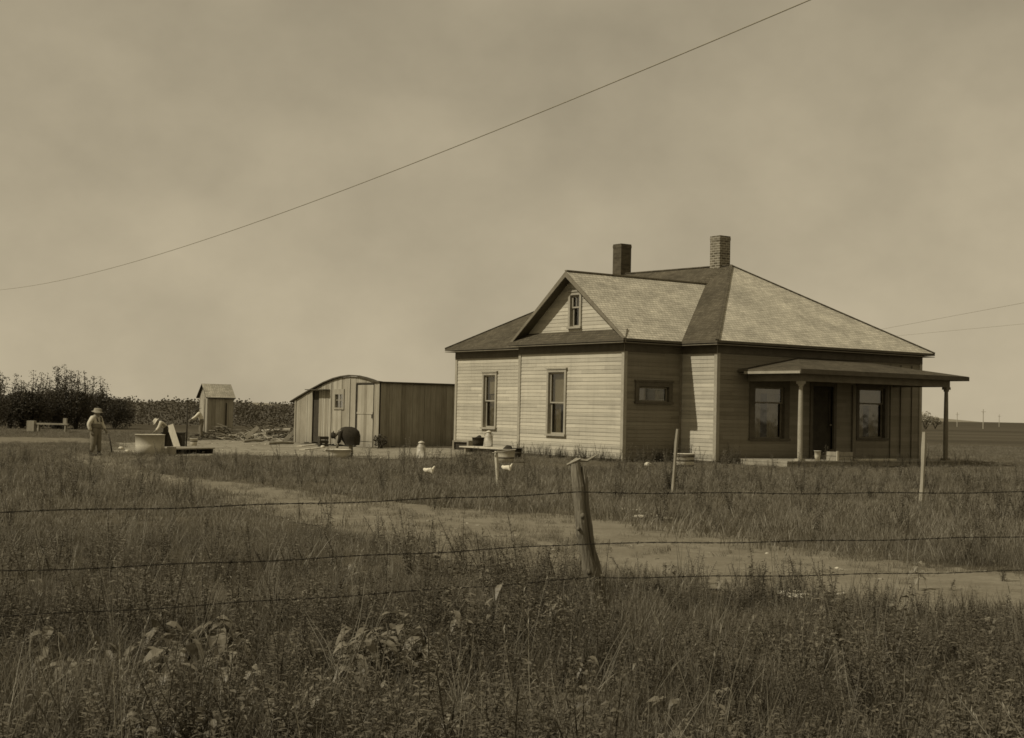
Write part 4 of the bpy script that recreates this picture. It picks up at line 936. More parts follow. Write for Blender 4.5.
# porch things
dz = .318
t = thing('crate', 'pale wooden crate on the porch deck behind the sunlit post', 'crate', HW(3.05, -1.8, dz), RZH); b = MB()
for z in (0, .13): b.box(-.32, .32, -.2, -.18, z, z+.115); b.box(-.32, .32, .18, .2, z, z+.115); b.box(-.32, -.30, -.179, .179, z, z+.115); b.box(.30, .32, -.179, .179, z, z+.115)
b.box(-.29, .29, -.17, .17, .0, .18); b.build('slats', M_RAW, t); b = MB(); b.box(-.35, -.28, -.225, -.2005, -.0, .27); b.build('corner_board', M_PALE, t)
o = tubby('pail', 'narrow pale pail on the porch deck right beside the sunlit post', 'pail', HW(2.1, -1.85, dz), .07, .09, .26, M_TINB)
b = MB(); b.box(-.8, .8, -.13, .13, 0, .05); o = b.build('plank', M_PALE, None); o.location = HW(4.3, PB+.0, dz+.003); o.rotation_euler = (0, 0, RZH); tag(o, 'pale plank lying on the porch deck before the front door', 'plank')
b = MB(); b.lathe([(.16, 0), (.2, .1), (.16, .2), (.08, .28), (.01, .3)], 14); o = b.build('sack', M_TRIMD, None, True); o.location = HW(3.4, -1.2, dz); tag(o, 'dark sack slumped behind the porch crate', 'sack')

# ---------------------------------------------------------------- stakes and fence
def stake(label, base, top, w, mat, mi=0):
    b = MB(); a = Vector((0, 0, -.1)); c = Vector(top)-Vector(base)
    n = 5; b.tube([a+(c-a)*i/n+Vector((random.uniform(-.004, .004), 0, 0)) for i in range(n+1)], [w/2*(1+.1*math.sin(i*2)) for i in range(n+1)], 6, jit=.2); o = b.build('stake', mat, None, uv=False); o.location = base; tag(o, label, 'stake')
def stk(x0_, y0_, x1_, y1_, w, lab, mat):
    p = at(x0_, y0_); D = p.y; stake(lab, p, (ray(x1_, y1_)[0]*D/ray(x1_, y1_)[1], D, hgt(y1_, x1_, D)), w/ppm(D), mat)
stk(498, 486, 496, 451, 4, 'short white stake in the grass below the heaped washtub', M_PALE)
stk(672, 494, 677.5, 429, 3.6, 'leaning pale stake wrapped in weeds, beside the half barrel', M_RAW)
stk(921, 509, 924.5, 432, 4.6, 'tall straight stake at the far porch corner', M_RAW2)
b = MB(); p = at(497, 486); 
# cross stick nailed on the short stake
D = p.y; b.tube([(ray(492, 452)[0]*D-p.x, 0, hgt(453, 492, D)-p.z), (ray(516, 449)[0]*D-p.x, 0.02, hgt(449.5, 516, D)-p.z)], [.015, .012], 6); o = b.build('stick', M_RAW, None); o.location = p+Vector((0, -.06, 0)); tag(o, 'thin stick lying across the top of the short white stake', 'stick')

PP = Vector((.66, 10.0, 0)); PP.z = T(.66, 10)
fp = thing('fence_post', 'rough split wooden fence post leaning left in the foreground', 'fence post', PP)
b = MB(); rnd = random.Random(2)
def lean(z): return Vector((-.205*(z/1.16)+.012*math.sin(z*7), .02*math.sin(z*5), z))
def rough(b, offs, r0, r1, z0_, z1_, n=18, seg=12):
    pts = [lean(z0_+(z1_-z0_)*i/n)+Vector(offs)*(1 if i < n*.9 else 1.1) for i in range(n+1)]
    b.tube(pts, [(r0+(r1-r0)*i/n)*(1+.12*math.sin(i*1.7+offs[0]*50)+.06*rnd.uniform(-1, 1)) for i in range(n+1)], seg, jit=.22)
rough(b, (-.014, 0, 0), .056, .034, -.3, 1.15); b.build('main_piece', M_POST, fp, uv=False)
b = MB(); rough(b, (.036, .012, 0), .032, .019, -.2, 1.13, 16, 8); o = b.build('split_piece', M_POST, fp, uv=False)
b = MB(); b.tube([lean(1.145)+Vector((-.05, 0, 0)), lean(1.165)+Vector((.0, .01, .012)), lean(1.16)+Vector((.07, .02, .01)), lean(1.19)+Vector((.16, .03, .03))], [.014, .016, .012, .004], 6); b.tube([lean(1.15)+Vector((-.07, 0, -.01)), lean(1.175)+Vector((.03, -.02, .012))], [.010, .008], 6); b.build('twig', M_RAW, fp, uv=False)
for z, dx, r in ((.40, -.03, .018), (.79, .0, .015), (.70, -.04, .012)):
    b = MB(); c = lean(z)+Vector((dx, -.045, 0)); b.lathe([(r*.2, -r*1.3), (r, -r*.6), (r*1.1, .2*r), (r*.7, r), (.002, r*1.4)], 9, tuple(c)); b.build('knot', M_POST, fp, True, False)
def endpost(label, loc, lean_):
    b = MB(); n = 8; b.tube([(lean_*i/n, 0, -.2+1.4*i/n) for i in range(n+1)], [.055*(1+.08*math.sin(i)) for i in range(n+1)], 10, jit=.15); o = b.build('fence_post', M_POST, None, uv=False); o.location = loc; tag(o, label, 'fence post')
EA = Vector((-5.2, 6.05, 0)); EC = Vector((7.6, 12.0, 0))
for q in (EA, EC): q.z = T(q.x, q.y)
endpost('upright fence post at the near left end of the wires', EA, .03); endpost('upright fence post at the right end of the wires', EC, -.03)
def strand(z, zl, zr, lab):
    b = MB(); r = random.Random(z); c = PP+lean(z)+Vector((0, -.07, 0))
    A = EA+Vector((0, 0, zl)); B = EC+Vector((0, 0, zr))
    for P, Q, n in ((A, c, 40), (c, B, 44)):
        for k in (0, 1):
            pts = []
            for i in range(n*3+1):
                f_ = i/(n*3); p = P.lerp(Q, f_); p.z -= .035*4*f_*(1-f_)*(1 if k == 0 else 1)-.004*math.sin(f_*37+z*9); an = f_*n*6+k*PI
                pts.append(p+Vector((0, .0035*math.cos(an), .0035*math.sin(an))))
            b.tube(pts, [.0019]*len(pts), 4)
        L_ = (Q-P).length
        nb = int(L_/.13)
        for i in range(1, nb):
            f_ = i/nb+r.uniform(-.004, .004); p = P.lerp(Q, f_); p.z -= .035*4*f_*(1-f_)-.004*math.sin(f_*37+z*9)
            d = (Q-P).normalized()
            for k in range(2):
                an = r.uniform(0, PI); w_ = Vector((d.x*.3, math.cos(an), math.sin(an))).normalized()*.013; b.tube([p-w_+d*.004*k, p+w_+d*.004*k], [.0014, .0014], 3)
    o = b.build('barbed_wire', M_WIRE, None, uv=False); tag(o, lab, 'fence wire', 'three strands of the barbed wire fence')
strand(.955, .925, 1.08, 'topmost strand of the barbed wire fence'); strand(.60, .635, .76, 'middle strand of the barbed wire fence'); strand(.365, .385, .475, 'lowest strand of the barbed wire fence, running through the weeds')

# ---------------------------------------------------------------- overhead wires
def upole(label, loc, h):
    t = thing('utility_pole', label, 'utility pole', loc); b = MB(); b.tube([(0, 0, -.3), (0, 0, h*.5), (0, 0, h)], [.15, .13, .1], 10); b.build('pole', M_BARK, t, uv=False)
    b = MB(); b.box(-.9, .9, -.15, -.102, h-.5, h-.38); b.build('crossarm', M_BARK, t)
    for x in (-.8, -.4, .4, .8): b = MB(); b.lathe([(.03, 0), (.045, .04), (.03, .1), (.0, .12)], 10, (x, -.126, h-.38)); b.build('insulator', M_GLASS if 0 else M_TIN, t)
def zc(y): return 6.5-.5*(1-((y-40.3)/22.2)**2)
def cable(label, f, y0_, y1_, r=.014, n=60):
    b = MB(); b.tube([f(y0_+(y1_-y0_)*i/n) for i in range(n+1)], [r]*(n+1), 6); tag(b.build('overhead_wire', M_CABLE, None, uv=False), label, 'overhead wire')
cable('long overhead wire sloping across the sky above the yard', lambda y: (12.92-.55*y, y, zc(y)), 8.0, 80, .0085)
upole('utility pole beside the camera end of the long overhead wire', (8.52, 7.6, 0), 7.45); upole('utility pole at the far end of the long overhead wire', (-31.1, 80.4, 0), 8.0)
def faint(label, a, b_, D1, D2):
    r1, r2 = ray(*a), ray(*b_); P = Vector((r1[0]*D1/r1[1], D1, HC+r1[2]*D1/r1[1])); Q = Vector((r2[0]*D2/r2[1], D2, HC+r2[2]*D2/r2[1])); d = (Q-P)
    cable(label, lambda t_: tuple(P+d*t_), -1.2, 2.2, .012, 30)
faint('upper of two faint wires in the sky right of the house', (915, 323), (1001, 307), 120, 101); faint('lower of two faint wires in the sky right of the house', (895, 336), (1001, 326), 140, 122)

# ---------------------------------------------------------------- far trees and shrubs
rnd = random.Random(11)
LS = [(-12, 'dark shrub outside the left edge of the photo', 9, 1.9), (4, 'broad dark shrub cut by the left edge of the photo', 10, 1.9), (22, 'dark shrub with two thin shoots, second from the left', 9, 2.0), (38, 'dark shrub behind the left end of the plank bench', 9, 2.1), (52, 'dark shrub behind the middle of the plank bench', 12, 2.1), (64, 'tallest of the dark shrubs, with long wispy shoots', 14, 2.3), (80, 'dark shrub with a forked top left of the boy', 12, 2.1), (96, 'dark shrub right behind the boy with a pointed shoot', 10, 2.0), (110, 'last dark shrub of the row, lower and thinner', 8, 1.7)]
for i, (px, lab, shoots, h) in enumerate(LS):
    p = at(px, 428.5); s_ = p.y/75; p.y += rnd.uniform(-1, 1)
    topz = hgt((392, 394, 391, 393, 390, 391, 392, 393, 399)[i], px, p.y)-p.z
    blobs = [((rnd.uniform(-.3, .3), 0, topz*.33), 1.0, .8, topz*.36), ((-.5, .2, topz*.62), .75, .7, topz*.38), ((.5, -.1, topz*.60), .75, .7, topz*.40), ((0, .3, topz*.75), .6, .6, topz*.28)]
    shrub('shrub', lab, 'shrub', p, blobs, 1500, .055, M_LEAFD, 14, 20+i, 'row of dark shrubs at the far left', shoots+3, topz*(.5, .48, .58, .50, .62, .72, .55, .55, .3)[i])
# hazy wood and hedge behind the yard
b = MB(); r = random.Random(5); pv = None
for i in range(160):   # dense heart of the wood
    px = -260+i*4.5; x = ray(px, 410)[0]*106; zt = hgt(401.5+(3 if px > 235 else 0)+(-3 if px > 290 else 0)+r.uniform(-1.3, 1.3), px, 106)
    if pv: b.face([(pv[0], 106, -.1), (x, 106, -.1), (x, 108, zt), (pv[0], 108, pv[1])])
    pv = (x, zt)
for i in range(26000):
    px = r.uniform(-260, 460); D = r.uniform(100, 112); top = 399+1.6*math.sin(px*.05)+1.1*math.sin(px*.17+1)+1.3*math.sin(px*.41)*math.sin(px*.093) + (4 if px > 235 else 0) + (-3 if px > 290 else 0)
    zt = hgt(top, px, D)+r.gauss(-.08, .16); z = r.uniform(0, 1)**.8*zt; x = ray(px, 410)[0]*D; s_ = r.uniform(.05, .11)
    d = Vector((r.gauss(0, 1), r.gauss(0, 1), r.gauss(0, 1))).normalized(); e = d.cross(Vector((0, 1, .3))).normalized(); q = Vector((x, D, z)); b.face([q-d*s_, q+e*s_*.6, q+d*s_, q-e*s_*.6])
tag(b.build('distant_wood', M_LEAFM, None, uv=False), 'low hazy wood forming the skyline behind the yard', 'wood', kind='stuff')
for i, (px, D, h, lab) in enumerate(((925, 210, 2.6, 'small far tree seen under the left side of the porch roof end'), (935, 220, 1.9, 'lower far tree right of the corner of the house'), (905, 230, 2.6, 'far tree half hidden by the corner of the house'))):
    x = ray(px, 418)[0]*D; shrub('tree', lab, 'tree', (x, D, .1), [((0, 0, h*.75), h*.38, h*.3, h*.3), ((h*.3, 0, h*.6), h*.25, h*.3, h*.2), ((-h*.3, 0, h*.62), h*.25, h*.3, h*.22)], 160, .2, M_LEAFH, 6, 40+i, sh=2)
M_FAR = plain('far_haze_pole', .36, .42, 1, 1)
for i, (px, top, D) in enumerate(((983, 410, 260), (957, 413, 330), (999, 415, 380))):
    b = MB(); z = hgt(top, px, D); b.tube([(0, 0, -.2), (0, 0, z)], [.09, .07], 8); b.box(-.45, .45, -.15, -.11, z-.5, z-.44); o = b.build('utility_pole', M_FAR, None, uv=False); o.location = (ray(px, 418)[0]*D, D, .16); tag(o, ('nearest of the three tiny poles on the right skyline', 'middle tiny pole on the right skyline, next to the porch post', 'farthest tiny pole at the right edge of the skyline')[i], 'utility pole')

# ---------------------------------------------------------------- grass and weeds
LIB = {}
def libcol(name):
    c = bpy.data.collections.new(name); LIB[name] = c; return c
def blade(b, x, y, h, w, rnd, bend=.5):
    a = rnd.uniform(0, 2*PI); dx, dy = math.cos(a), math.sin(a); px_, py_ = -dy, dx; n = 3; pr = []
    bd = h*bend*rnd.uniform(.2, 1)
    for i in range(n+1):
        f_ = i/n; c = (x+dx*bd*f_*f_, y+dy*bd*f_*f_, h*(f_-.25*bend*f_*f_)); ww = w*(1-f_)**.6/2
        pr.append((c, ww))
    for (c0, w0), (c1, w1) in zip(pr, pr[1:]):
        if w1 < 1e-4: b.face([(c0[0]-px_*w0, c0[1]-py_*w0, c0[2]), (c0[0]+px_*w0, c0[1]+py_*w0, c0[2]), c1])
        else: b.face([(c0[0]-px_*w0, c0[1]-py_*w0, c0[2]), (c0[0]+px_*w0, c0[1]+py_*w0, c0[2]), (c1[0]+px_*w1, c1[1]+py_*w1, c1[2]), (c1[0]-px_*w1, c1[1]-py_*w1, c1[2])])
def leaf(b, p, d, ln, wd, rnd, droop=.3, segs=3):
    d = Vector(d).normalized(); s = d.cross(Vector((0, 0, 1)))
    if s.length < .1: s = Vector((1, 0, 0))
    s.normalize(); up = s.cross(d); tw = rnd.uniform(-.5, .5); s = (s+up*tw).normalized(); prev = None
    prof = [(0, .05), (.25, .85), (.5, 1), (.78, .55), (1, .02)] if segs > 3 else [(0, .1), (.4, 1), (1, .03)]
    for f_, w in prof:
        c = Vector(p)+d*ln*f_-Vector((0, 0, droop*ln*f_*f_)); a, m_, q = c-s*wd*w/2+up*wd*.12*w, c, c+s*wd*w/2+up*wd*.12*w
        if prev: b.face([prev[0], prev[1], m_, a]); b.face([prev[1], prev[2], q, m_])
        prev = (a, m_, q)
def libobj(col, name, b, mat):
    me = bpy.data.meshes.new(name); me.from_pydata([tuple(v) for v in b.v], [], b.f)
    for m in (mat if isinstance(mat, list) else [mat]): me.materials.append(m)
    me.polygons.foreach_set('material_index', b.mi)
    o = bpy.data.objects.new(name, me); col.objects.link(o)
c = libcol('library_grass'); rnd = random.Random(21)
for k in range(6):
    b = MB()
    for i in range(60):
        a = rnd.uniform(0, 2*PI); d = .17*math.sqrt(rnd.random()); b.cur = 1 if rnd.random() < .13 else 0
        blade(b, d*math.cos(a), d*math.sin(a), rnd.uniform(.10, .34), rnd.uniform(.0030, .0055), rnd, rnd.choice((.3, .6, 1.0)))
    libobj(c, f'a_grass_{k}', b, [M_GRASS, M_STRAWG])
cm = libcol('library_meadow')
for k in range(6):
    b = MB()
    for i in range(55):
        a = rnd.uniform(0, 2*PI); d = .28*math.sqrt(rnd.random()); b.cur = 1 if rnd.random() < .12 else 0
        blade(b, d*math.cos(a), d*math.sin(a), rnd.uniform(.08, .26), rnd.uniform(.007, .012), rnd, rnd.choice((.3, .6, 1.0)))
    libobj(cm, f'a_meadow_{k}', b, [M_GRASSF, M_STRAWG])
cw_ = libcol('library_weeds')
for k in range(8):
    b = MB(); h = rnd.uniform(.26, .46)
    for st in range(rnd.choice((2, 3, 4))):
        a0 = rnd.uniform(0, 2*PI); ln = h*rnd.uniform(.7, 1.05); lx, ly = math.cos(a0)*.25, math.sin(a0)*.25; b.cur = 1
        b.tube([(0, 0, 0), (lx*ln*.4, ly*ln*.4, ln*.5), (lx*ln, ly*ln, ln)], [.0035, .0028, .0012], 4, False); b.cur = 0
        for i in range(34):
            f_ = .15+.85*i/34; q = (lx*ln*f_, ly*ln*f_, ln*f_); a = i*2.4+rnd.uniform(-.4, .4); leaf(b, q, (math.cos(a), math.sin(a), rnd.uniform(.0, .7)), rnd.uniform(.025, .065)*(1.25-.6*f_), rnd.uniform(.008, .018), rnd)
    libobj(cw_, f'a_weed_{k}', b, [M_WEED, M_GRASS])
cb_ = libcol('library_low_leaves')
for k in range(6):
    b = MB(); n = rnd.randint(7, 16); hh = rnd.uniform(.10, .26); b.cur = 0
    for i in range(n):
        a = i*2.4+rnd.uniform(-.5, .5); f_ = rnd.uniform(.3, 1); q = Vector((math.cos(a)*.02, math.sin(a)*.02, hh*f_)); ln = rnd.uniform(.04, .085)
        leaf(b, q, (math.cos(a), math.sin(a), rnd.uniform(-.1, .9)), ln, ln*rnd.uniform(.35, .6), rnd, rnd.uniform(.1, 1.2), 5)
    b.cur = 1; b.tube([(0, 0, 0), (.01, 0, hh*.5), (0, .01, hh)], [.004, .003, .002], 4, False)
    libobj(cb_, f'a_low_{k}', b, [M_BROAD, M_GRASS])
cs_ = libcol('library_stalks')
for k in range(6):
    b = MB(); n = rnd.choice((2, 3, 4))
    for i in range(n):
        a = rnd.uniform(0, 2*PI); h = rnd.uniform(.35, .58); x = rnd.uniform(-.06, .06); y = rnd.uniform(-.06, .06); lx = math.cos(a)*.3; b.cur = 0
        pts = [(x+lx*h*f_*f_, y+lx*.4*h*f_*f_, h*f_) for f_ in (0, .33, .66, 1)]; b.tube(pts, [.0022, .0020, .0016, .001], 4, False)
        if k % 2 == 0:
            for j in range(10): f_ = .78+.22*j/10; q = (x+lx*h*f_*f_, y+lx*.4*h*f_*f_, h*f_); leaf(b, q, (rnd.uniform(-1, 1), rnd.uniform(-1, 1), 1.5), .022, .006, rnd, 0)
        else:
            for j in range(4): blade(b, x, y, h*rnd.uniform(.4, .8), .006, rnd, .8)
    libobj(cs_, f'a_stalk_{k}', b, [M_STRAWG])

def scatter(name, label, cat, pts, col, smin, smax, tilt=.15):
    n = len(pts); me = bpy.data.meshes.new(name); z = ter(pts[:, 0], pts[:, 1])
    me.from_pydata(np.column_stack([pts[:, 0], pts[:, 1], z]).tolist(), [], [])
    a = me.attributes.new('rot', 'FLOAT_VECTOR', 'POINT'); rot = np.column_stack([np.random.uniform(-tilt, tilt, n), np.random.uniform(-tilt, tilt, n), np.random.uniform(0, 2*PI, n)]); a.data.foreach_set('vector', rot.ravel())
    a = me.attributes.new('size', 'FLOAT_VECTOR', 'POINT'); s = np.random.uniform(smin, smax, n)*pts[:, 2]; s3 = np.column_stack([s**.6, s**.6, s*np.random.uniform(.8, 1.2, n)]); a.data.foreach_set('vector', s3.ravel())
    a = me.attributes.new('pick', 'INT', 'POINT'); a.data.foreach_set('value', np.random.randint(0, len(col.objects), n).astype(np.int32))
    o = bpy.data.objects.new(name, me); COL.objects.link(o)
    ng = bpy.data.node_groups.new(name+'_scatter', 'GeometryNodeTree'); ng.interface.new_socket('Geometry', in_out='INPUT', socket_type='NodeSocketGeometry'); ng.interface.new_socket('Geometry', in_out='OUTPUT', socket_type='NodeSocketGeometry')
    N = ng.nodes; gi = N.new('NodeGroupInput'); go = N.new('NodeGroupOutput'); ip = N.new('GeometryNodeInstanceOnPoints'); ci = N.new('GeometryNodeCollectionInfo')
    ci.inputs['Collection'].default_value = col; ci.inputs['Separate Children'].default_value = True; ci.inputs['Reset Children'].default_value = True
    ip.inputs['Pick Instance'].default_value = True
    def na(nm, dt): q = N.new('GeometryNodeInputNamedAttribute'); q.data_type = dt; q.inputs[0].default_value = nm; return q.outputs[0]
    e2r = N.new('FunctionNodeEulerToRotation'); ng.links.new(na('rot', 'FLOAT_VECTOR'), e2r.inputs[0])
    ng.links.new(gi.outputs[0], ip.inputs['Points']); ng.links.new(ci.outputs[0], ip.inputs['Instance']); ng.links.new(e2r.outputs[0], ip.inputs['Rotation']); ng.links.new(na('size', 'FLOAT_VECTOR'), ip.inputs['Scale']); ng.links.new(na('pick', 'INT'), ip.inputs['Instance Index']); ng.links.new(ip.outputs[0], go.inputs[0])
    md = o.modifiers.new('scatter', 'NODES'); md.node_group = ng; return tag(o, label, cat, kind='stuff')

HP = [tuple(HW(*q)[:2]) for q in ((-.05, -.05), (L+.05, -.05), (L+.05, B_E), (A_S, B_E), (A_S, B_L), (A_W-.03, B_L), (A_W-.03, B_R), (-.05, B_R))]
DECK = [tuple(HW(*q)[:2]) for q in ((.5, -2.2), (7.95, -2.2), (7.95, 0), (.5, 0))]
Rs = Matrix.Rotation(RZH, 4, 'Z')
SHP = [tuple((sp0+Rs @ Vector(q))[:2]) for q in ((0, 0, 0), (LEN, 0, 0), (LEN, FWD, 0), (0, FWD, 0))]
def field(D0, D1, dens, halfk=.47, seed=0):
    rs = np.random.RandomState(seed); area = halfk*(D1**2-D0**2)+2.5*(D1-D0)*.0; n = int(dens*area)
    y = np.sqrt(rs.uniform(D0**2, D1**2, n)); x = rs.uniform(-1, 1, n)*(halfk*y+.5)
    return x, y, rs
def roadw(x, y, rs):
    """0 on the bare wheel track, 1 in the grass"""
    j = .42; w = np.where(inpoly(x+rs.normal(0, j, len(x)), y+rs.normal(0, j*1.3, len(x)), ROAD), 0., 1.)
    return w
def yardin(x, y, rs): return inpoly(x+rs.normal(0, .35, len(x)), y+rs.normal(0, .5, len(x)), YARD) | inpoly(x+rs.normal(0, .2, len(x)), y+rs.normal(0, .4, len(x)), YARD2)
def built(x, y): return inpoly(x, y, HP) | inpoly(x, y, DECK) | inpoly(x, y, SHP)
def patchy(x, y, s=.5, ph_=0): return .5+.25*np.sin(x*s*2.1+1.3*np.sin(y*s)+ph_)+.25*np.sin(y*s*1.7+1.1*np.sin(x*s*1.3)+ph_*2)

# near grass
x, y, rs = field(2.6, 17, 40, .50, 1); w = roadw(x, y, rs); pt = patchy(x, y, .8)
thin = sm((x+.6)/1.2)*0+np.where((y > 12.5) & (x < 0.5), .75, 1)
short = (y > 10.0) & (x < .9)
keep = (rs.rand(len(x)) < np.where(w > 0, 1*thin, np.where(x < 1.2, .30+.35*(patchy(x, y, 2.3, 4) > .55), .10+.12*(patchy(x, y, 2.1, 3) > .6)))); sz = np.where(w > 0, .7+.55*pt, .38)*np.where(short & (w > 0), .62, 1)*np.where((x >= .9) & (y > 8.3), .62, 1)*np.where(y < 6, .85, 1)
scatter('grass', 'tall rank grass filling the foreground around the fence', 'grass', np.column_stack([x, y, sz])[keep], LIB['library_grass'], .75, 1.15, .35)
x, y, rs = field(15, 34, 17, .47, 2); w = roadw(x, y, rs); keep = (rs.rand(len(x)) < np.where(w > 0, 1, np.where(x < 1, .25+.4*(patchy(x, y, 1.7, 4) > .55), .10))) & ~built(x, y); pt = patchy(x, y, .35, 1)
sz = np.where(w > 0, .6+.5*pt, .38)*np.where(y > 26, .8, 1)*np.where((w > 0) & (x < -1) & (y < 22), .75, 1)
scatter('meadow_grass', 'rough meadow grass between the dirt road and the farmyard', 'grass', np.column_stack([x, y, sz])[keep], LIB['library_meadow'], .7, 1.2, .4)
x, y, rs = field(34, 75, 9, .47, 3); yi = yardin(x, y, rs); near = inpoly(x, y, HP) ; c0 = HW(3, -1); nearh = np.exp(-(((x-c0.x)*.577-(y-c0.y)*.816)/4.5)**2)*(x > -1)
keep = (rs.rand(len(x)) < np.where(yi, .05, 1)) & ~built(x, y) & ~((x > -10) & (x < 0) & (y > 50) & (y < 62))
sz = np.where(yi, .3, .58)*np.where(y > 50, .9, 1)*(1-.45*nearh)
scatter('lawn_grass', 'short rough grass round the house and the shed', 'grass', np.column_stack([x, y, sz])[keep], LIB['library_meadow'], .6, 1.1, .4)
# weeds
x, y, rs = field(2.8, 13.4, 34, .50, 4); w = roadw(x, y, rs); pt = patchy(x, y, 1.1, 2); keep = (rs.rand(len(x)) < (np.where(w > 0, .35+.65*pt, .0)+.25*(x > 1)*(w > 0))*np.where((x < -.3) & (y > 10.2), .35, 1)); sz = (.65+.5*pt)*np.where((x > .8) & (y > 8.3), .62, 1)
scatter('weeds', 'dense small leaved weeds mixed into the foreground grass', 'weeds', np.column_stack([x, y, sz])[keep], LIB['library_weeds'], .8, 1.3, .25)
x, y, rs = field(5.6, 12.5, 11, .50, 14); w = roadw(x, y, rs); pt = patchy(x, y, 1.4, 5); keep = (w > 0) & (rs.rand(len(x)) < np.where((x < .8) & (y < 9), .25+.9*(pt > .55), .25*(pt > .5)))
scatter('low_weeds', 'low broad leaved weeds matted among the foreground grass', 'weeds', np.column_stack([x, y, .6+.4*pt])[keep], LIB['library_low_leaves'], .8, 1.2, .3)
x, y, rs = field(15, 36, 2.2, .47, 5); w = roadw(x, y, rs); keep = (w > 0) & ~built(x, y) & (rs.rand(len(x)) < patchy(x, y, .6, 3)*1.3)
scatter('meadow_weeds', 'scattered weeds in the meadow beyond the dirt road', 'weeds', np.column_stack([x, y, np.ones(len(x))*1.0])[keep], LIB['library_weeds'], .8, 1.5, .25)
x, y, rs = field(3.2, 18, 2.4, .50, 6); w = roadw(x, y, rs); keep = w > 0
scatter('dry_stalks', 'thin pale seed stalks rising out of the foreground grass', 'grass', np.column_stack([x, y, np.ones(len(x))])[keep], LIB['library_stalks'], .7, 1.2, .3)
# weeds along the foot of the house walls and round the stake
wp = []; rs = np.random.RandomState(9)
for (p, q, n) in (((A_W-.25, B_R), (A_W-.25, B_L), 60), ((A_W, B_R-.25), (0, B_R-.25), 26), ((-.25, B_R), (-.25, 0), 14), ((0, -.3), (.6, -.3), 8), ((.5, -2.6), (8, -2.6), 30)):
    for i in range(n): f_ = rs.rand(); v = HW(p[0]+(q[0]-p[0])*f_+rs.normal(0, .1), p[1]+(q[1]-p[1])*f_+rs.normal(0, .1)); wp.append((v.x, v.y, rs.uniform(.6, 1.25)))
for i in range(7): v = at(672+rs.uniform(-5, 2), 492); wp.append((v.x, v.y, rs.uniform(1.1, 1.7)))
scatter('wall_weeds', 'ragged weeds along the foot of the house walls', 'weeds', np.array(wp), LIB['library_weeds'], .8, 1.2, .2)

cl_ = libcol('library_litter')
for k in range(6):
    b = MB(); s_ = rnd.uniform(.015, .04)
    if k < 3: b.lathe([(.6*s_, 0), (s_, .3*s_), (.8*s_, .8*s_), (.1*s_, s_)], 6)
    else: b.tube([(-s_*3, 0, .01), (0, s_*.4, .016), (s_*3, 0, .01)], [.007, .008, .005], 5)
    libobj(cl_, f'a_litter_{k}', b, [M_RAW if k else M_PALE])
x, y, rs = field(11, 62, 2.2, .40, 31); keep = (inpoly(x, y, YARD) | (inpoly(x, y, ROAD) & (rs.rand(len(x)) < .8))) & ~built(x, y)
scatter('ground_litter', 'small stones, chips and sticks strewn over the bare dirt of road and yard', 'litter', np.column_stack([x, y, np.where(y > 34, 1.1, .8)])[keep], cl_, .5, 1.4, .2)
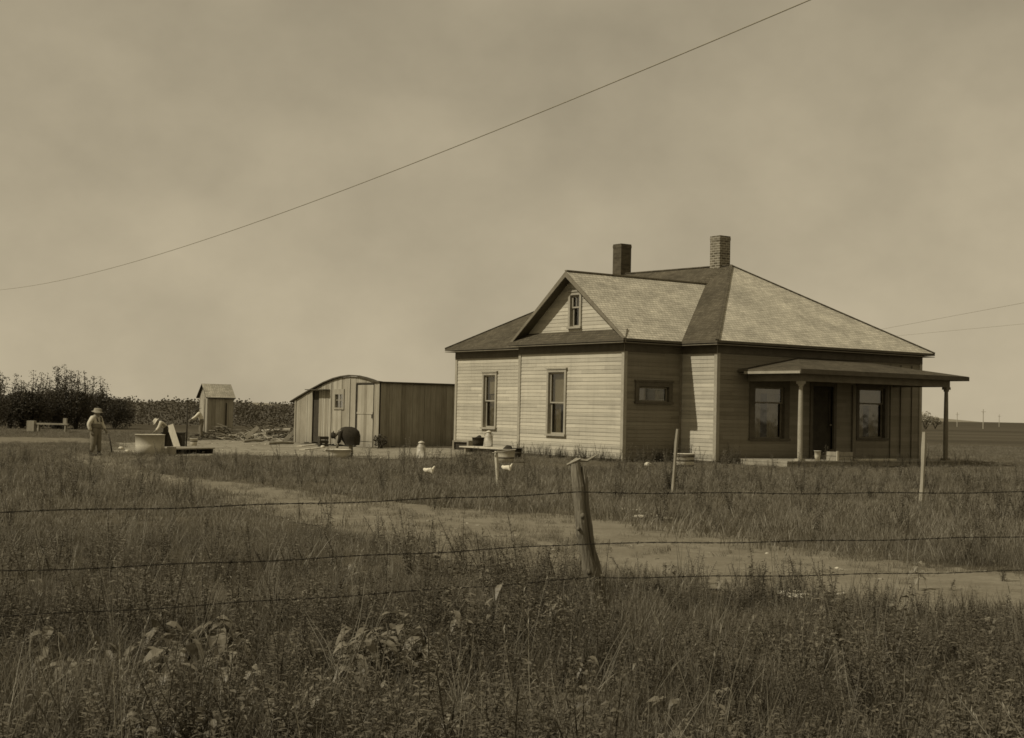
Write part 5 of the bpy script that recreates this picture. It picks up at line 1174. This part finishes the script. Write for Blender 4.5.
# broad leaved plants, each one a thing
def broad(label, px, py, h, n, s, seed):
    h *= 1.05; s *= 1.08; n = int(n*1.9); p = at(px, py); p.z = T(p.x, p.y); r = random.Random(seed); t = thing('broadleaf_plant', label, 'plant', p, r.uniform(0, 6), 'broad leaved plants in the foreground weeds'); b = MB(); st = MB()
    for k in range(max(1, n//9)):
        a0 = r.uniform(0, 2*PI); lx = math.cos(a0)*r.uniform(.2, .9); ly = math.sin(a0)*.6; hh = h*r.uniform(.8, 1.1)
        st.tube([(0, 0, 0), (lx*hh*.4, ly*hh*.4, hh*.5), (lx*hh, ly*hh, hh)], [.006, .005, .003], 6)
        m = n//max(1, n//9)
        for i in range(m):
            f_ = .35+.65*i/m; q = Vector((lx*hh*f_, ly*hh*f_, hh*f_)); a = i*2.4+r.uniform(-.5, .5); ln = s*r.uniform(.75, 1.2)*(1-.25*f_)
            d = Vector((math.cos(a), math.sin(a), r.uniform(-.2, .5))); st.tube([q, q+d.normalized()*ln*.25], [.0025, .0015], 4, False); leaf(b, q+d.normalized()*ln*.22, d, ln, ln*r.uniform(.36, .5), r, r.uniform(.3, 1.6), 5)
    st.build('stem', M_GRASS, t, uv=False); b.build('leaves', M_BROAD, t, False, False)
BL = [(395, 690, .34, 22, .17, 'large plant with long pointed pale leaves below the middle of the fence'), (430, 682, .30, 12, .15, 'plant with one wide leaf spread to the right, beside the largest plant'), (345, 700, .30, 16, .13, 'plant with curled leaves just left of the largest plant'), (325, 690, .24, 10, .12, 'small plant left of the one with curled leaves'),
      (450, 752, .22, 16, .09, 'low plant of small rounded leaves at the bottom edge, near the middle'), (490, 650, .36, 12, .13, 'tall plant with a cluster of high leaves left of the leaning post'), (475, 668, .3, 9, .12, 'plant of drooping leaves under the tall cluster'), (575, 690, .20, 7, .09, 'plant with a single slanting leaf just below the leaning post'), (606, 694, .17, 6, .08, 'plant with one upright pale leaf below the leaning post'),
      (185, 668, .30, 20, .14, 'plant with the highest leaves of the left leafy patch'), (150, 690, .28, 22, .14, 'widest plant in the middle of the left leafy patch'), (115, 690, .26, 14, .12, 'plant with flat leaves on the left slope of the leafy patch'), (210, 690, .27, 18, .13, 'plant with hanging leaves on the right of the leafy patch'), (50, 700, .24, 12, .12, 'low plant at the far left below the wires'), (85, 705, .22, 12, .12, 'low plant between the far left plant and the leafy patch'), (25, 672, .3, 6, .13, 'plant with one bright leaf at the left edge'), (240, 672, .3, 12, .13, 'plant right of the left leafy patch with narrow leaves'),
      (165, 755, .20, 18, .12, 'plant with long pale leaves at the bottom edge on the left'), (195, 752, .21, 12, .13, 'plant at the bottom edge, right of the long pale leaves'), (290, 735, .26, 10, .13, 'small plant near the bottom edge with two bright leaves'), (228, 752, .22, 6, .11, 'small plant with one upright leaf at the bottom edge'), (735, 745, .11, 6, .07, 'low plant at the bottom edge right of the middle'), (540, 655, .33, 8, .11, 'small leafed plant left of the foot of the post'), (130, 715, .25, 12, .12, 'plant with drooping tips below the left leafy patch')]
for i, (px, py, h, n, s, lab) in enumerate(BL): broad(lab, px, py, h, n, s, 100+i)
